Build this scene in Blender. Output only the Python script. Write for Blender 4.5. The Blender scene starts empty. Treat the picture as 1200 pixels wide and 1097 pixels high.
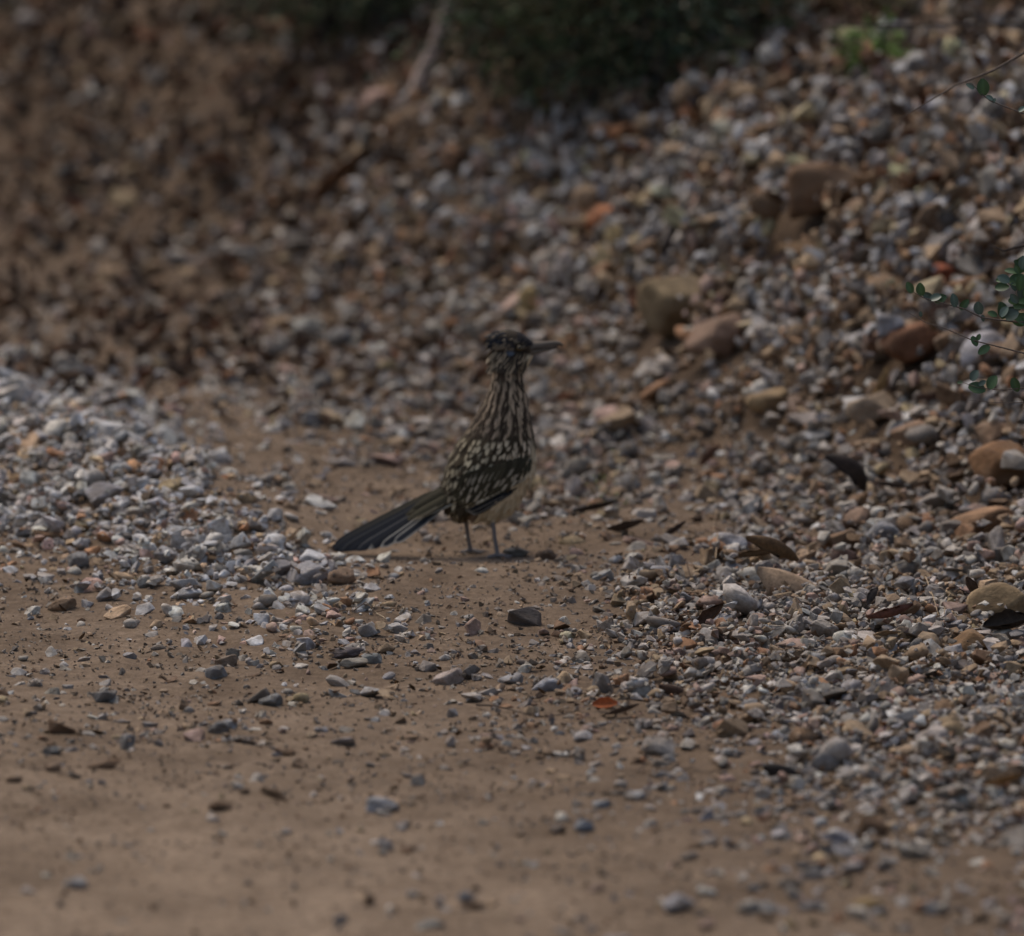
import bpy, bmesh, math, random
import numpy as np
from mathutils import Vector, Matrix, Euler

random.seed(11)
RS = np.random.RandomState(11)
scene = bpy.context.scene
COL = scene.collection

# ------------------------------------------------------------------ camera
CAMX, CAMY, CAMZ = 0.04, -14.0, 2.0
FPX = 10605.0
PITCH = math.radians(7.571)
cam_data = bpy.data.cameras.new("camera")
cam = bpy.data.objects.new("camera", cam_data)
COL.objects.link(cam)
cam.location = (CAMX, CAMY, CAMZ)
cam.rotation_euler = (math.radians(90) - PITCH, 0, 0)
cam_data.sensor_fit = 'HORIZONTAL'
cam_data.sensor_width = 36.0
cam_data.lens = FPX / 1200.0 * 36.0
cam_data.clip_start = 0.5
cam_data.clip_end = 600
cam_data.dof.use_dof = True
cam_data.dof.focus_distance = 13.3
cam_data.dof.aperture_fstop = 4.1
scene.camera = cam

# ------------------------------------------------------------------ world, sun, exposure
world = bpy.data.worlds.new("World")
scene.world = world
world.use_nodes = True
wn = world.node_tree.nodes
bgn = wn.get("Background") or wn.new("ShaderNodeBackground")
sky = wn.new("ShaderNodeTexSky")
sky.sky_type = 'NISHITA'
sky.sun_disc = False
SUN_EL, SUN_AZ = math.radians(62), math.radians(-40)     # azimuth from +Y towards +X
sky.sun_elevation = SUN_EL
sky.sun_rotation = SUN_AZ
sky.air_density = 1.0
sky.dust_density = 4.0
sky.ozone_density = 0.6
world.node_tree.links.new(sky.outputs[0], bgn.inputs[0])
bgn.inputs[1].default_value = 0.12
sd = bpy.data.lights.new("sun", 'SUN')
sd.energy = 1.5
sd.angle = math.radians(32)
sd.color = (1.0, 0.93, 0.84)
sun = bpy.data.objects.new("sun", sd)
COL.objects.link(sun)
sdir = Vector((math.sin(SUN_AZ) * math.cos(SUN_EL), math.cos(SUN_AZ) * math.cos(SUN_EL), math.sin(SUN_EL)))
sun.rotation_euler = sdir.to_track_quat('Z', 'Y').to_euler()
sun.location = sdir * 30
scene.view_settings.view_transform = 'Standard'
scene.view_settings.look = 'None'
scene.view_settings.exposure = 0.16
scene.view_settings.gamma = 1.0
scene.view_settings.use_curve_mapping = False

# ------------------------------------------------------------------ projection helpers (placing things by where the photo shows them)
CP, SP = math.cos(PITCH), math.sin(PITCH)
def ray(u, v):
    a = (u - 600) / FPX
    b = -(v - 548.5) / FPX
    return np.array([a, CP + b * SP, -SP + b * CP])
def project(x, y, z):
    dx, dy, dz = x - CAMX, y - CAMY, z - CAMZ
    dep = dy * CP - dz * SP
    up = dy * SP + dz * CP
    return 600 + dx / dep * FPX, 548.5 - up / dep * FPX, dep
def at_y(u, v, y):
    r = ray(u, v)
    t = (y - CAMY) / r[1]
    return Vector((CAMX + r[0] * t, y, CAMZ + r[2] * t))

# ------------------------------------------------------------------ noise
def _hash(ix, iy, seed):
    n = (ix.astype(np.int64) * 374761393 + iy.astype(np.int64) * 668265263 + seed * 974634777) & 0xFFFFFFFF
    n = ((n ^ (n >> 13)) * 1274126177) & 0xFFFFFFFF
    n = n ^ (n >> 16)
    return (n & 0xFFFF) / 65535.0
def vnoise(x, y, seed=0):
    x = np.asarray(x, float); y = np.asarray(y, float)
    ix, iy = np.floor(x), np.floor(y)
    fx, fy = x - ix, y - iy
    fx = fx * fx * (3 - 2 * fx); fy = fy * fy * (3 - 2 * fy)
    a = _hash(ix, iy, seed); b = _hash(ix + 1, iy, seed)
    c = _hash(ix, iy + 1, seed); d = _hash(ix + 1, iy + 1, seed)
    return (a * (1 - fx) + b * fx) * (1 - fy) + (c * (1 - fx) + d * fx) * fy - 0.5
def sstep(a, b, x):
    t = np.clip((x - a) / (b - a), 0, 1)
    return t * t * (3 - 2 * t)

# ------------------------------------------------------------------ terrain
def H(x, y, fine=True):
    x = np.asarray(x, float); y = np.asarray(y, float)
    s = (y - 2.25 + 2.5 * x) / 2.69
    s = s + 0.16 * vnoise(x * 1.7, y * 1.1, 3) + 0.05 * vnoise(x * 5, y * 4, 4)
    w = 0.06
    sp = w * np.logaddexp(0, s / w)
    a = 0.80 * sp
    b = 0.46 + 0.10 * sp
    kk = 0.05
    bank = -kk * np.logaddexp(-a / kk, -b / kk) + kk * math.log(1 + math.exp(-0.46 / kk))
    t = 0.92 * (x + 0.29) + 0.39 * (y + 0.26)
    al = -0.39 * (x + 0.29) + 0.92 * (y + 0.26)
    wr = 0.085 * sstep(-0.1, 0.9, al) * np.exp(-((t - 0.05) / 0.21) ** 2)
    h = np.maximum(bank, 0) + wr
    h = h + 0.03 * vnoise(x * 1.3, y * 1.0, 5) + 0.014 * vnoise(x * 4, y * 4, 6)
    if fine:
        h = h + 0.009 * vnoise(x * 13, y * 13, 7) + 0.006 * vnoise(x * 34, y * 34, 8) + 0.003 * vnoise(x * 80, y * 80, 9)
    flat = np.exp(-(((x + .10) / 0.30) ** 2 + (y / 0.17) ** 2) ** 2)
    return h * (1 - flat) + flat * 0.002 * vnoise(x * 40, y * 40, 2)

def ground_at(u, v):
    r = ray(u, v)
    t = 9.0
    while t < 60:
        p = np.array([CAMX, CAMY, CAMZ]) + r * t
        if p[2] < float(H(p[0], p[1])):
            break
        t += 0.02
    return Vector(p)

def fgrid(cols, rows, vals):
    vals = np.array(vals, float)
    cols = np.array(cols, float); rows = np.array(rows, float)
    def f(u, v):
        u = np.clip(u, cols[0], cols[-1]); v = np.clip(v, rows[0], rows[-1])
        i = np.clip(np.searchsorted(cols, u) - 1, 0, len(cols) - 2)
        j = np.clip(np.searchsorted(rows, v) - 1, 0, len(rows) - 2)
        a = (u - cols[i]) / (cols[i + 1] - cols[i]); b = (v - rows[j]) / (rows[j + 1] - rows[j])
        return (vals[j, i] * (1 - a) + vals[j, i + 1] * a) * (1 - b) + (vals[j + 1, i] * (1 - a) + vals[j + 1, i + 1] * a) * b
    return f
GC = list(range(0, 1201, 100))
GR = [0, 100, 200, 300, 350, 400, 450, 500, 550, 600, 650, 700, 750, 800, 900, 1000, 1100]
cover = fgrid(GC, GR, [
 [.7,.6,.5,.4,.3,.3,.3,.3,.2,.2,.25,.3,.3],
 [.6,.55,.55,.55,.5,.5,.6,.8,.9,1.1,1.2,1.4,1.6],
 [.4,.5,.6,.7,1.,1.5,1.7,2.,2.,2.,2.,2.,2.],
 [.3,.3,.4,1.,1.5,1.8,2.,2.,2.,2.,2.,2.,2.],
 [.2,.2,.3,.8,1.2,1.5,1.7,2.,2.,2.,2.,2.,2.],
 [.25,.25,.35,.6,.9,1.,1.1,1.3,1.6,1.8,2.,2.,2.],
 [1.5,.3,.3,.6,.9,.9,1.,1.2,1.6,1.9,2.,2.,2.],
 [1.8,1.5,.2,.25,.7,.9,1.1,1.2,1.1,1.6,1.9,2.,2.],
 [1.8,1.8,1.2,.1,.25,.5,.9,.9,.5,1.,1.7,1.9,2.],
 [1.8,1.8,1.8,.5,.06,.15,.5,.5,.2,.8,1.6,1.8,1.9],
 [.4,.7,1.5,1.8,.55,.06,.06,.12,.4,1.1,1.4,1.6,1.6],
 [.14,.16,.2,.4,.8,.2,.05,.6,1.3,1.5,1.6,1.6,1.6],
 [.14,.14,.2,.2,.5,.35,.1,.4,1.2,1.5,1.5,1.5,1.5],
 [.12,.1,.13,.15,.12,.14,.3,.3,.7,1.3,1.4,1.5,1.5],
 [.05,.05,.05,.05,.06,.08,.1,.15,.3,.6,.9,1.1,1.1],
 [.02,.025,.025,.03,.04,.05,.07,.09,.12,.2,.3,.5,.6],
 [.012,.012,.012,.02,.025,.03,.04,.06,.08,.1,.15,.2,.25]])
size_mm = fgrid([0, 300, 600, 900, 1200], [0, 200, 400, 550, 700, 850, 1100], [
 [18,16,16,17,17],
 [15,15,15,16,16],
 [10.5,10,12,14,15],
 [10,9.5,10,11,13],
 [9,10,8,9,10],
 [9,8,7.5,8.5,9],
 [8,8,8,9,9.5]])
pale_f = fgrid([0, 200, 400, 600, 900, 1200], [0, 200, 400, 470, 690, 850, 1100], [
 [.15,.15,.1,.3,.55,.55],
 [.2,.3,.6,.85,.85,.7],
 [.4,.35,.5,.65,.6,.65],
 [1.2,1.1,.4,.5,.35,.45],
 [1.,1.2,1.1,.4,.6,.55],
 [.5,.4,.5,.5,.7,.65],
 [.5,.5,.5,.5,.6,.6]])
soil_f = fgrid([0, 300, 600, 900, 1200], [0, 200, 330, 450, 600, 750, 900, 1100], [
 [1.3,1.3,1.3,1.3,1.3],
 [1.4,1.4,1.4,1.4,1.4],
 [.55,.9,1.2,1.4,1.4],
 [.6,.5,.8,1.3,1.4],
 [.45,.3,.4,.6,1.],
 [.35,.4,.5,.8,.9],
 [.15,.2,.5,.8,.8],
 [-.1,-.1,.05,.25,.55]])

# ------------------------------------------------------------------ materials
def new_mat(name):
    m = bpy.data.materials.new(name); m.use_nodes = True
    nt = m.node_tree
    b = nt.nodes.get("Principled BSDF")
    return m, nt, b
def N(nt, t, **kw):
    n = nt.nodes.new(t)
    for k, v in kw.items():
        if k in n.inputs: n.inputs[k].default_value = v
        else: setattr(n, k, v)
    return n
def mixrgb(nt, fac, a, b, blend='MIX'):
    m = nt.nodes.new("ShaderNodeMix"); m.data_type = 'RGBA'; m.blend_type = blend
    for sock, val in ((0, fac), (6, a), (7, b)):
        if hasattr(val, 'is_output'): nt.links.new(val, m.inputs[sock])
        elif sock == 0: m.inputs[0].default_value = val
        else: m.inputs[sock].default_value = (*val, 1) if len(val) == 3 else val
    return m.outputs[2]
def ramp(nt, src, p0, p1, c0=(0, 0, 0, 1), c1=(1, 1, 1, 1)):
    r = nt.nodes.new("ShaderNodeValToRGB")
    r.color_ramp.elements[0].position = p0; r.color_ramp.elements[1].position = p1
    r.color_ramp.elements[0].color = c0; r.color_ramp.elements[1].color = c1
    nt.links.new(src, r.inputs[0]); return r.outputs[0]

def stone_material(name, per_object):
    m, nt, b = new_mat(name)
    if per_object:
        oi = nt.nodes.new("ShaderNodeObjectInfo"); base = oi.outputs["Color"]
        tc = nt.nodes.new("ShaderNodeTexCoord")
        mp = nt.nodes.new("ShaderNodeVectorMath"); mp.operation = 'ADD'
        nt.links.new(tc.outputs["Object"], mp.inputs[0])
        cx = nt.nodes.new("ShaderNodeCombineXYZ")
        ml = N(nt, "ShaderNodeMath", operation='MULTIPLY'); ml.inputs[1].default_value = 37.0
        nt.links.new(oi.outputs["Random"], ml.inputs[0]); nt.links.new(ml.outputs[0], cx.inputs[0])
        nt.links.new(cx.outputs[0], mp.inputs[1]); vec = mp.outputs[0]
        sc = 1.0
    else:
        at = nt.nodes.new("ShaderNodeAttribute"); at.attribute_name = "stone_colour"; base = at.outputs["Color"]
        g = nt.nodes.new("ShaderNodeNewGeometry"); vec = g.outputs["Position"]; sc = 70.0
    n1 = N(nt, "ShaderNodeTexNoise"); n1.inputs["Scale"].default_value = 1.3 * sc; n1.inputs["Detail"].default_value = 5
    n2 = N(nt, "ShaderNodeTexNoise"); n2.inputs["Scale"].default_value = 5.0 * sc; n2.inputs["Detail"].default_value = 7 if per_object else 4
    n2.inputs["Roughness"].default_value = .72
    nt.links.new(vec, n1.inputs["Vector"]); nt.links.new(vec, n2.inputs["Vector"])
    d = ramp(nt, n1.outputs[0], .35, .68, (.62, .58, .54, 1), (1.18, 1.16, 1.14, 1))
    c = mixrgb(nt, 1.0, base, d, 'MULTIPLY')
    d2 = ramp(nt, n2.outputs[0], .3, .75, (.62, .61, .60, 1) if per_object else (.72, .72, .72, 1), (1.3, 1.3, 1.3, 1) if per_object else (1.2, 1.2, 1.2, 1))
    c = mixrgb(nt, .9, c, d2, 'MULTIPLY')
    # clay dust clinging in patches
    n3 = N(nt, "ShaderNodeTexNoise"); n3.inputs["Scale"].default_value = .8 * sc; n3.inputs["Detail"].default_value = 3
    nt.links.new(vec, n3.inputs["Vector"])
    dm = ramp(nt, n3.outputs[0], .45, .75, (0, 0, 0, 1), (.6, .6, .6, 1))
    c = mixrgb(nt, dm, c, (.20, .148, .10))
    nt.links.new(c, b.inputs["Base Color"])
    b.inputs["Roughness"].default_value = .85
    b.inputs["Specular IOR Level"].default_value = .25
    bp = nt.nodes.new("ShaderNodeBump"); bp.inputs["Strength"].default_value = .6
    bp.inputs["Distance"].default_value = .0025 if not per_object else .008
    nt.links.new(n2.outputs[0], bp.inputs["Height"]); nt.links.new(bp.outputs[0], b.inputs["Normal"])
    return m
M_STONE_OBJ = stone_material("stone", True)
M_STONE = stone_material("gravel_stone", False)

def ground_material():
    m, nt, b = new_mat("dirt")
    at = nt.nodes.new("ShaderNodeAttribute"); at.attribute_name = "soil"
    g = nt.nodes.new("ShaderNodeNewGeometry"); vec = g.outputs["Position"]
    def noise(s, d=6, r=.6):
        n = N(nt, "ShaderNodeTexNoise"); n.inputs["Scale"].default_value = s
        n.inputs["Detail"].default_value = d; n.inputs["Roughness"].default_value = r
        nt.links.new(vec, n.inputs["Vector"]); return n.outputs[0]
    big, mid, fine, grain = noise(2.2, 5), noise(14, 6, .65), noise(75, 5, .7), noise(330, 3, .7)
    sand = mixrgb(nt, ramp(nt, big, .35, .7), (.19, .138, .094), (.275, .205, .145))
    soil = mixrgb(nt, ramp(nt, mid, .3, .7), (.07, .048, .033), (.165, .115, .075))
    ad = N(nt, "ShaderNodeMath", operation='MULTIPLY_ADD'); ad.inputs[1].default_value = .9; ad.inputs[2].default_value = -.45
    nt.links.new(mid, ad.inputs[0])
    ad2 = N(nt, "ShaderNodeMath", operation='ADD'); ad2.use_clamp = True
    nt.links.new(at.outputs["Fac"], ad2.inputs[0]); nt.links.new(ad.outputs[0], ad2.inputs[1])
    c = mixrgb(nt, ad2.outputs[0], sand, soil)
    c = mixrgb(nt, 1.0, c, ramp(nt, noise(6.5, 4), .32, .66, (.70, .68, .66, 1), (1.1, 1.1, 1.1, 1)), 'MULTIPLY')
    c = mixrgb(nt, 1.0, c, ramp(nt, fine, .3, .7, (.62, .60, .58, 1), (1.2, 1.2, 1.2, 1)), 'MULTIPLY')
    c = mixrgb(nt, .8, c, ramp(nt, grain, .3, .72, (.68, .66, .64, 1), (1.3, 1.3, 1.3, 1)), 'MULTIPLY')
    nt.links.new(c, b.inputs["Base Color"])
    b.inputs["Roughness"].default_value = .95
    b.inputs["Specular IOR Level"].default_value = .1
    bp = nt.nodes.new("ShaderNodeBump"); bp.inputs["Strength"].default_value = .8; bp.inputs["Distance"].default_value = .006
    nt.links.new(fine, bp.inputs["Height"])
    bp2 = nt.nodes.new("ShaderNodeBump"); bp2.inputs["Strength"].default_value = .7; bp2.inputs["Distance"].default_value = .0015
    nt.links.new(grain, bp2.inputs["Height"]); nt.links.new(bp.outputs[0], bp2.inputs["Normal"])
    nt.links.new(bp2.outputs[0], b.inputs["Normal"])
    return m
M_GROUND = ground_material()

def attr_material(name, rough=.8, spec=.2, noise_scale=None, amt=.5, attr="colour", trans=0.0):
    m, nt, b = new_mat(name)
    at = nt.nodes.new("ShaderNodeAttribute"); at.attribute_name = attr
    c = at.outputs["Color"]
    if noise_scale:
        g = nt.nodes.new("ShaderNodeNewGeometry")
        n = N(nt, "ShaderNodeTexNoise"); n.inputs["Scale"].default_value = noise_scale; n.inputs["Detail"].default_value = 4
        nt.links.new(g.outputs["Position"], n.inputs["Vector"])
        c = mixrgb(nt, amt, c, ramp(nt, n.outputs[0], .3, .7, (.45, .45, .45, 1), (1.45, 1.45, 1.45, 1)), 'MULTIPLY')
    nt.links.new(c, b.inputs["Base Color"])
    b.inputs["Roughness"].default_value = rough
    b.inputs["Specular IOR Level"].default_value = spec
    return m
def flat_material(name, col, rough=.8, spec=.2, ns=60, var=.35):
    m, nt, b = new_mat(name)
    tc = nt.nodes.new("ShaderNodeTexCoord")
    n = N(nt, "ShaderNodeTexNoise"); n.inputs["Scale"].default_value = ns; n.inputs["Detail"].default_value = 5
    nt.links.new(tc.outputs["Object"], n.inputs["Vector"])
    lo = tuple(x * (1 - var) for x in col) + (1,); hi = tuple(min(1, x * (1 + var)) for x in col) + (1,)
    nt.links.new(ramp(nt, n.outputs[0], .3, .7, lo, hi), b.inputs["Base Color"])
    b.inputs["Roughness"].default_value = rough
    b.inputs["Specular IOR Level"].default_value = spec
    bp = nt.nodes.new("ShaderNodeBump"); bp.inputs["Strength"].default_value = .4; bp.inputs["Distance"].default_value = .001
    nt.links.new(n.outputs[0], bp.inputs["Height"]); nt.links.new(bp.outputs[0], b.inputs["Normal"])
    return m

# ------------------------------------------------------------------ mesh helpers
def make_mesh(name, verts, faces, mat, colour=None, attr="colour", smooth=True):
    """verts (n,3) array, faces (m,k) int array with constant k"""
    verts = np.asarray(verts, np.float32); faces = np.asarray(faces, np.int32)
    me = bpy.data.meshes.new(name)
    me.vertices.add(len(verts)); me.vertices.foreach_set("co", verts.ravel())
    k = faces.shape[1]
    me.loops.add(faces.size); me.loops.foreach_set("vertex_index", faces.ravel())
    me.polygons.add(len(faces))
    me.polygons.foreach_set("loop_start", np.arange(0, faces.size, k, dtype=np.int32))
    me.polygons.foreach_set("use_smooth", smooth if isinstance(smooth, np.ndarray) else np.full(len(faces), smooth, bool))
    if colour is not None:
        colour = np.asarray(colour, np.float32)
        if colour.ndim == 1:
            a = me.attributes.new(attr, 'FLOAT', 'POINT'); a.data.foreach_set("value", colour)
        else:
            if colour.shape[1] == 3: colour = np.hstack([colour, np.ones((len(colour), 1), np.float32)])
            a = me.attributes.new(attr, 'FLOAT_COLOR', 'POINT'); a.data.foreach_set("color", colour.ravel())
    me.update(calc_edges=True)
    me.validate()
    me.materials.append(mat)
    return me
def link(name, me, parent=None, loc=None):
    o = bpy.data.objects.new(name, me); COL.objects.link(o)
    if parent is not None: o.parent = parent
    if loc is not None: o.location = loc
    return o
def tag(o, label=None, cat=None, group=None, kind=None):
    if label: o["label"] = label
    if cat: o["category"] = cat
    if group: o["group"] = group
    if kind: o["kind"] = kind
    return o
def empty(name, loc, rz=0):
    o = bpy.data.objects.new(name, None); COL.objects.link(o)
    o.location = loc; o.rotation_euler = (0, 0, rz); o.empty_display_size = .05
    return o
class Bag:
    """collects quads (tris are stored as degenerate-free quads by repeating is avoided: all shapes here are quads)"""
    def __init__(s): s.v = []; s.f = []; s.c = []; s.n = 0
    def add(s, v, f, c):
        v = np.asarray(v, float); f = np.asarray(f, int)
        s.v.append(v); s.f.append(f + s.n); s.n += len(v)
        c = np.asarray(c, float)
        if c.ndim == 1: c = np.tile(c, (len(v), 1))
        s.c.append(c)
    def mesh(s, name, mat, smooth=True):
        return make_mesh(name, np.vstack(s.v), np.vstack(s.f), mat, np.vstack(s.c), smooth=smooth)
def grid_faces(nu, nv):
    i, j = np.meshgrid(np.arange(nu - 1), np.arange(nv - 1), indexing='ij')
    a = (i * nv + j).ravel()
    return np.stack([a, a + nv, a + nv + 1, a + 1], 1)
def tube(pts, radii, col, seg=7):
    """a closed-side tube through pts; ends pinched"""
    pts = [Vector(p) for p in pts]
    V = []; n = len(pts)
    rings = []
    up = Vector((0.13, 0.31, .95))
    for i, p in enumerate(pts):
        t = (pts[min(i + 1, n - 1)] - pts[max(i - 1, 0)]).normalized()
        a = t.cross(up)
        if a.length < .05: a = t.cross(Vector((1, 0, 0)))
        a.normalize(); b = t.cross(a)
        for k in range(seg):
            an = 2 * math.pi * k / seg
            V.append(p + (a * math.cos(an) + b * math.sin(an)) * radii[i])
    F = []
    for i in range(n - 1):
        for k in range(seg):
            k2 = (k + 1) % seg
            F.append((i * seg + k, i * seg + k2, (i + 1) * seg + k2, (i + 1) * seg + k))
    # caps of quads (fan of quads round a centre ring collapsed to a point pair)
    for base, p in ((0, pts[0]), ((n - 1) * seg, pts[-1])):
        c = len(V); V.append(p)
        for k in range(0, seg - seg % 2, 2):
            F.append((base + k, base + (k + 1) % seg, base + (k + 2) % seg, c))
        if seg % 2:
            V.append(p + Vector((1e-5, 0, 0)))
            F.append((base + seg - 1, base, c + 1, c))
    return np.array([tuple(v) for v in V]), np.array(F), np.tile(np.array(col, float), (len(V), 1))

# ------------------------------------------------------------------ ground sheet
def axis(lo, hi, step, far):
    a = list(np.arange(lo, hi, step))
    s = step; x = a[-1]
    while x < far: s *= 1.22; x += s; a.append(x)
    s = step; x = lo; pre = []
    while x > -far: s *= 1.22; x -= s; pre.append(x)
    return np.array(pre[::-1] + a)
gx = axis(-1.35, 1.35, .0125, 300)
gy = axis(-4.2, 6.4, .0165, 300)
X, Y = np.meshgrid(gx, gy, indexing='ij')
Z = H(X, Y)
farfade = sstep(8, 30, np.hypot(X, Y))
Z = Z * (1 - farfade)
U, V_, D_ = project(X, Y, Z)
ok = (Y > CAMY + 2)
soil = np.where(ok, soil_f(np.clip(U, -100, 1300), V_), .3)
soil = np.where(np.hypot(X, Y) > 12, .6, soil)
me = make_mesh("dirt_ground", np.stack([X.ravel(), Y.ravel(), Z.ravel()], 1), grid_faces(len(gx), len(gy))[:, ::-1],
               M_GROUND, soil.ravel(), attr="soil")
g = link("dirt_ground", me); tag(g, "bare tan dirt of the track rising into a stony bank", kind="structure")

# ------------------------------------------------------------------ stone shapes
def ico(sub):
    bm = bmesh.new(); bmesh.ops.create_icosphere(bm, subdivisions=sub, radius=1)
    bm.verts.ensure_lookup_table()
    v = np.array([tuple(x.co) for x in bm.verts]); f = np.array([[l.index for l in x.verts] for x in bm.faces])
    bm.free(); return v, f
ICO = {s: ico(s) for s in (1, 2, 3, 4)}
def rock_shape(sub, rs, planes=9, soft=14, rough=.05, hr=(.62, .95)):
    d, f = ICO[sub]
    d = d / np.linalg.norm(d, axis=1)[:, None]
    n = rs.normal(size=(planes, 3)); n /= np.linalg.norm(n, axis=1)[:, None]
    h = rs.uniform(*hr, planes)
    dn = d @ n.T
    r = np.where(dn > .05, h / np.maximum(dn, .05), 9)
    r = np.hstack([r, np.full((len(d), 1), 1.08)])
    r = -np.log(np.sum(np.exp(-r * soft), axis=1)) / soft
    for q in range(6 if sub > 3 else 3):
        k = rs.normal(size=3) * (2 + 3 * q); r = r * (1 + rough / (q + 1) * np.sin(d @ k + rs.uniform(0, 6)))
    v = d * r[:, None]
    v -= v.mean(0); v /= np.abs(v).max()
    return v, f
def hull_shape(rs, npts, bev, segs=1, tri=True):
    """crushed stone: the hull of a few random points with worn edges"""
    p = rs.normal(size=(npts, 3)); p /= np.linalg.norm(p, axis=1)[:, None]; p *= rs.uniform(.78, 1.05, (npts, 1))
    bm = bmesh.new()
    for q in p: bm.verts.new(q)
    r = bmesh.ops.convex_hull(bm, input=bm.verts[:])
    dead = {e for e in list(r['geom_unused']) + list(r['geom_interior']) if isinstance(e, bmesh.types.BMVert)}
    if dead: bmesh.ops.delete(bm, geom=list(dead), context='VERTS')
    bmesh.ops.dissolve_limit(bm, angle_limit=math.radians(14), verts=bm.verts[:], edges=bm.edges[:])
    if bev > 0:
        bmesh.ops.bevel(bm, geom=bm.edges[:] + bm.verts[:], offset=bev, segments=segs, profile=.6, affect='EDGES', clamp_overlap=True)
    bmesh.ops.triangulate(bm, faces=bm.faces[:])
    bm.verts.ensure_lookup_table(); bm.verts.index_update()
    v = np.array([tuple(x.co) for x in bm.verts]); f = np.array([[l.index for l in x.verts] for x in bm.faces])
    bm.free(); v -= v.mean(0); v /= np.abs(v).max()
    return v, f
rs2 = np.random.RandomState(5)
SH1 = [hull_shape(rs2, 10 + k % 4, 0) for k in range(28)]
SH2 = [hull_shape(rs2, 10 + k % 6, .07) if k % 5 < 4 else rock_shape(2, rs2, 10, 40, .06, (.55, .88)) for k in range(40)]
SH3 = [rock_shape(4, rs2, 13, 60, .03, (.55, .85)) for _ in range(14)]
def rots(n, rs, tilt):
    """random yaw then a modest tilt: (n,3,3)"""
    ya = rs.uniform(0, 2 * np.pi, n); tx = rs.normal(0, tilt, n); ty = rs.normal(0, tilt, n)
    def R(ax, a):
        c, s = np.cos(a), np.sin(a); o = np.zeros((len(a), 3, 3)); i, j, k = ax, (ax + 1) % 3, (ax + 2) % 3
        o[:, i, i] = 1; o[:, j, j] = c; o[:, k, k] = c; o[:, j, k] = -s; o[:, k, j] = s; return o
    return R(0, tx) @ R(1, ty) @ R(2, ya)

PAL = {  # colour word -> base colour, jitter
 'pale grey': (.475, .44, .395), 'bluish grey': (.305, .30, .30), 'mid grey': (.27, .25, .225), 'off white': (.62, .58, .52),
 'tan': (.37, .265, .165), 'brown': (.19, .115, .065), 'rusty orange': (.36, .19, .10), 'dark grey': (.15, .14, .135),
 'pinkish': (.40, .275, .225), 'yellowish tan': (.38, .30, .17)}
PN = list(PAL)
PC = np.array([PAL[k] for k in PN])
W_PALE = np.array([.34, .17, .12, .14, .08, .03, .02, .04, .05, .01])
W_WARM = np.array([.11, .08, .14, .03, .23, .19, .07, .05, .08, .02])
def pick_colours(pf, rs):
    w = W_PALE[None] * pf[:, None] + W_WARM[None] * (1 - pf[:, None])
    cw = np.cumsum(w / w.sum(1, keepdims=True), 1)
    idx = np.minimum((rs.uniform(size=len(pf))[:, None] > cw).sum(1), len(PN) - 1)
    c = PC[idx] * rs.uniform(.72, 1.22, (len(pf), 1)) * rs.uniform(.975, 1.025, (len(pf), 3))
    return idx, c

# ------------------------------------------------------------------ height raster for dropping stones
CELL = .005
RX0, RX1, RY0, RY1 = -1.6, 1.6, -4.4, 7.4
NX, NY = int((RX1 - RX0) / CELL), int((RY1 - RY0) / CELL)
hx = RX0 + (np.arange(NX) + .5) * CELL; hy = RY0 + (np.arange(NY) + .5) * CELL
HM = np.empty((NX, NY))
HM[:] = H(hx[:, None], hy[None, :])
HM0 = HM.copy()
BLOCK = np.zeros((NX, NY), bool)
def drop(x, y, ra, rb, rc, block=False, sink=.55):
    """settle an ellipsoid footprint on the raster; returns the z of its centre"""
    i0, i1 = int((x - ra - RX0) / CELL), int((x + ra - RX0) / CELL) + 1
    j0, j1 = int((y - rb - RY0) / CELL), int((y + rb - RY0) / CELL) + 1
    if i0 < 0 or j0 < 0 or i1 >= NX or j1 >= NY: return float(H(x, y)) + rc * .4
    sx = (hx[i0:i1 + 1] - x)[:, None] / ra; sy = (hy[j0:j1 + 1] - y)[None] / rb
    q = sx * sx + sy * sy; m = q < 1
    if not m.any(): return float(H(x, y)) + rc * .4
    sub = HM[i0:i1 + 1, j0:j1 + 1]
    hv = sub[m]
    mean = hv.mean(); hi = hv.max()
    z = mean + .35 * (hi - mean) + rc * sink
    top = z + rc * np.sqrt(np.clip(1 - q, 0, 1))
    sub[m] = np.maximum(sub[m], top[m] * .9 + sub[m] * .1)
    if block: BLOCK[i0:i1 + 1, j0:j1 + 1] |= (q < .8)
    return z

# bird stands here: keep stones off its feet and tail tip
for (bx, by, br) in ((-.025, .03, .035), (.015, -.03, .04), (-.18, -.01, .07), (-.24, 0, .05)):
    pass

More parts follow.
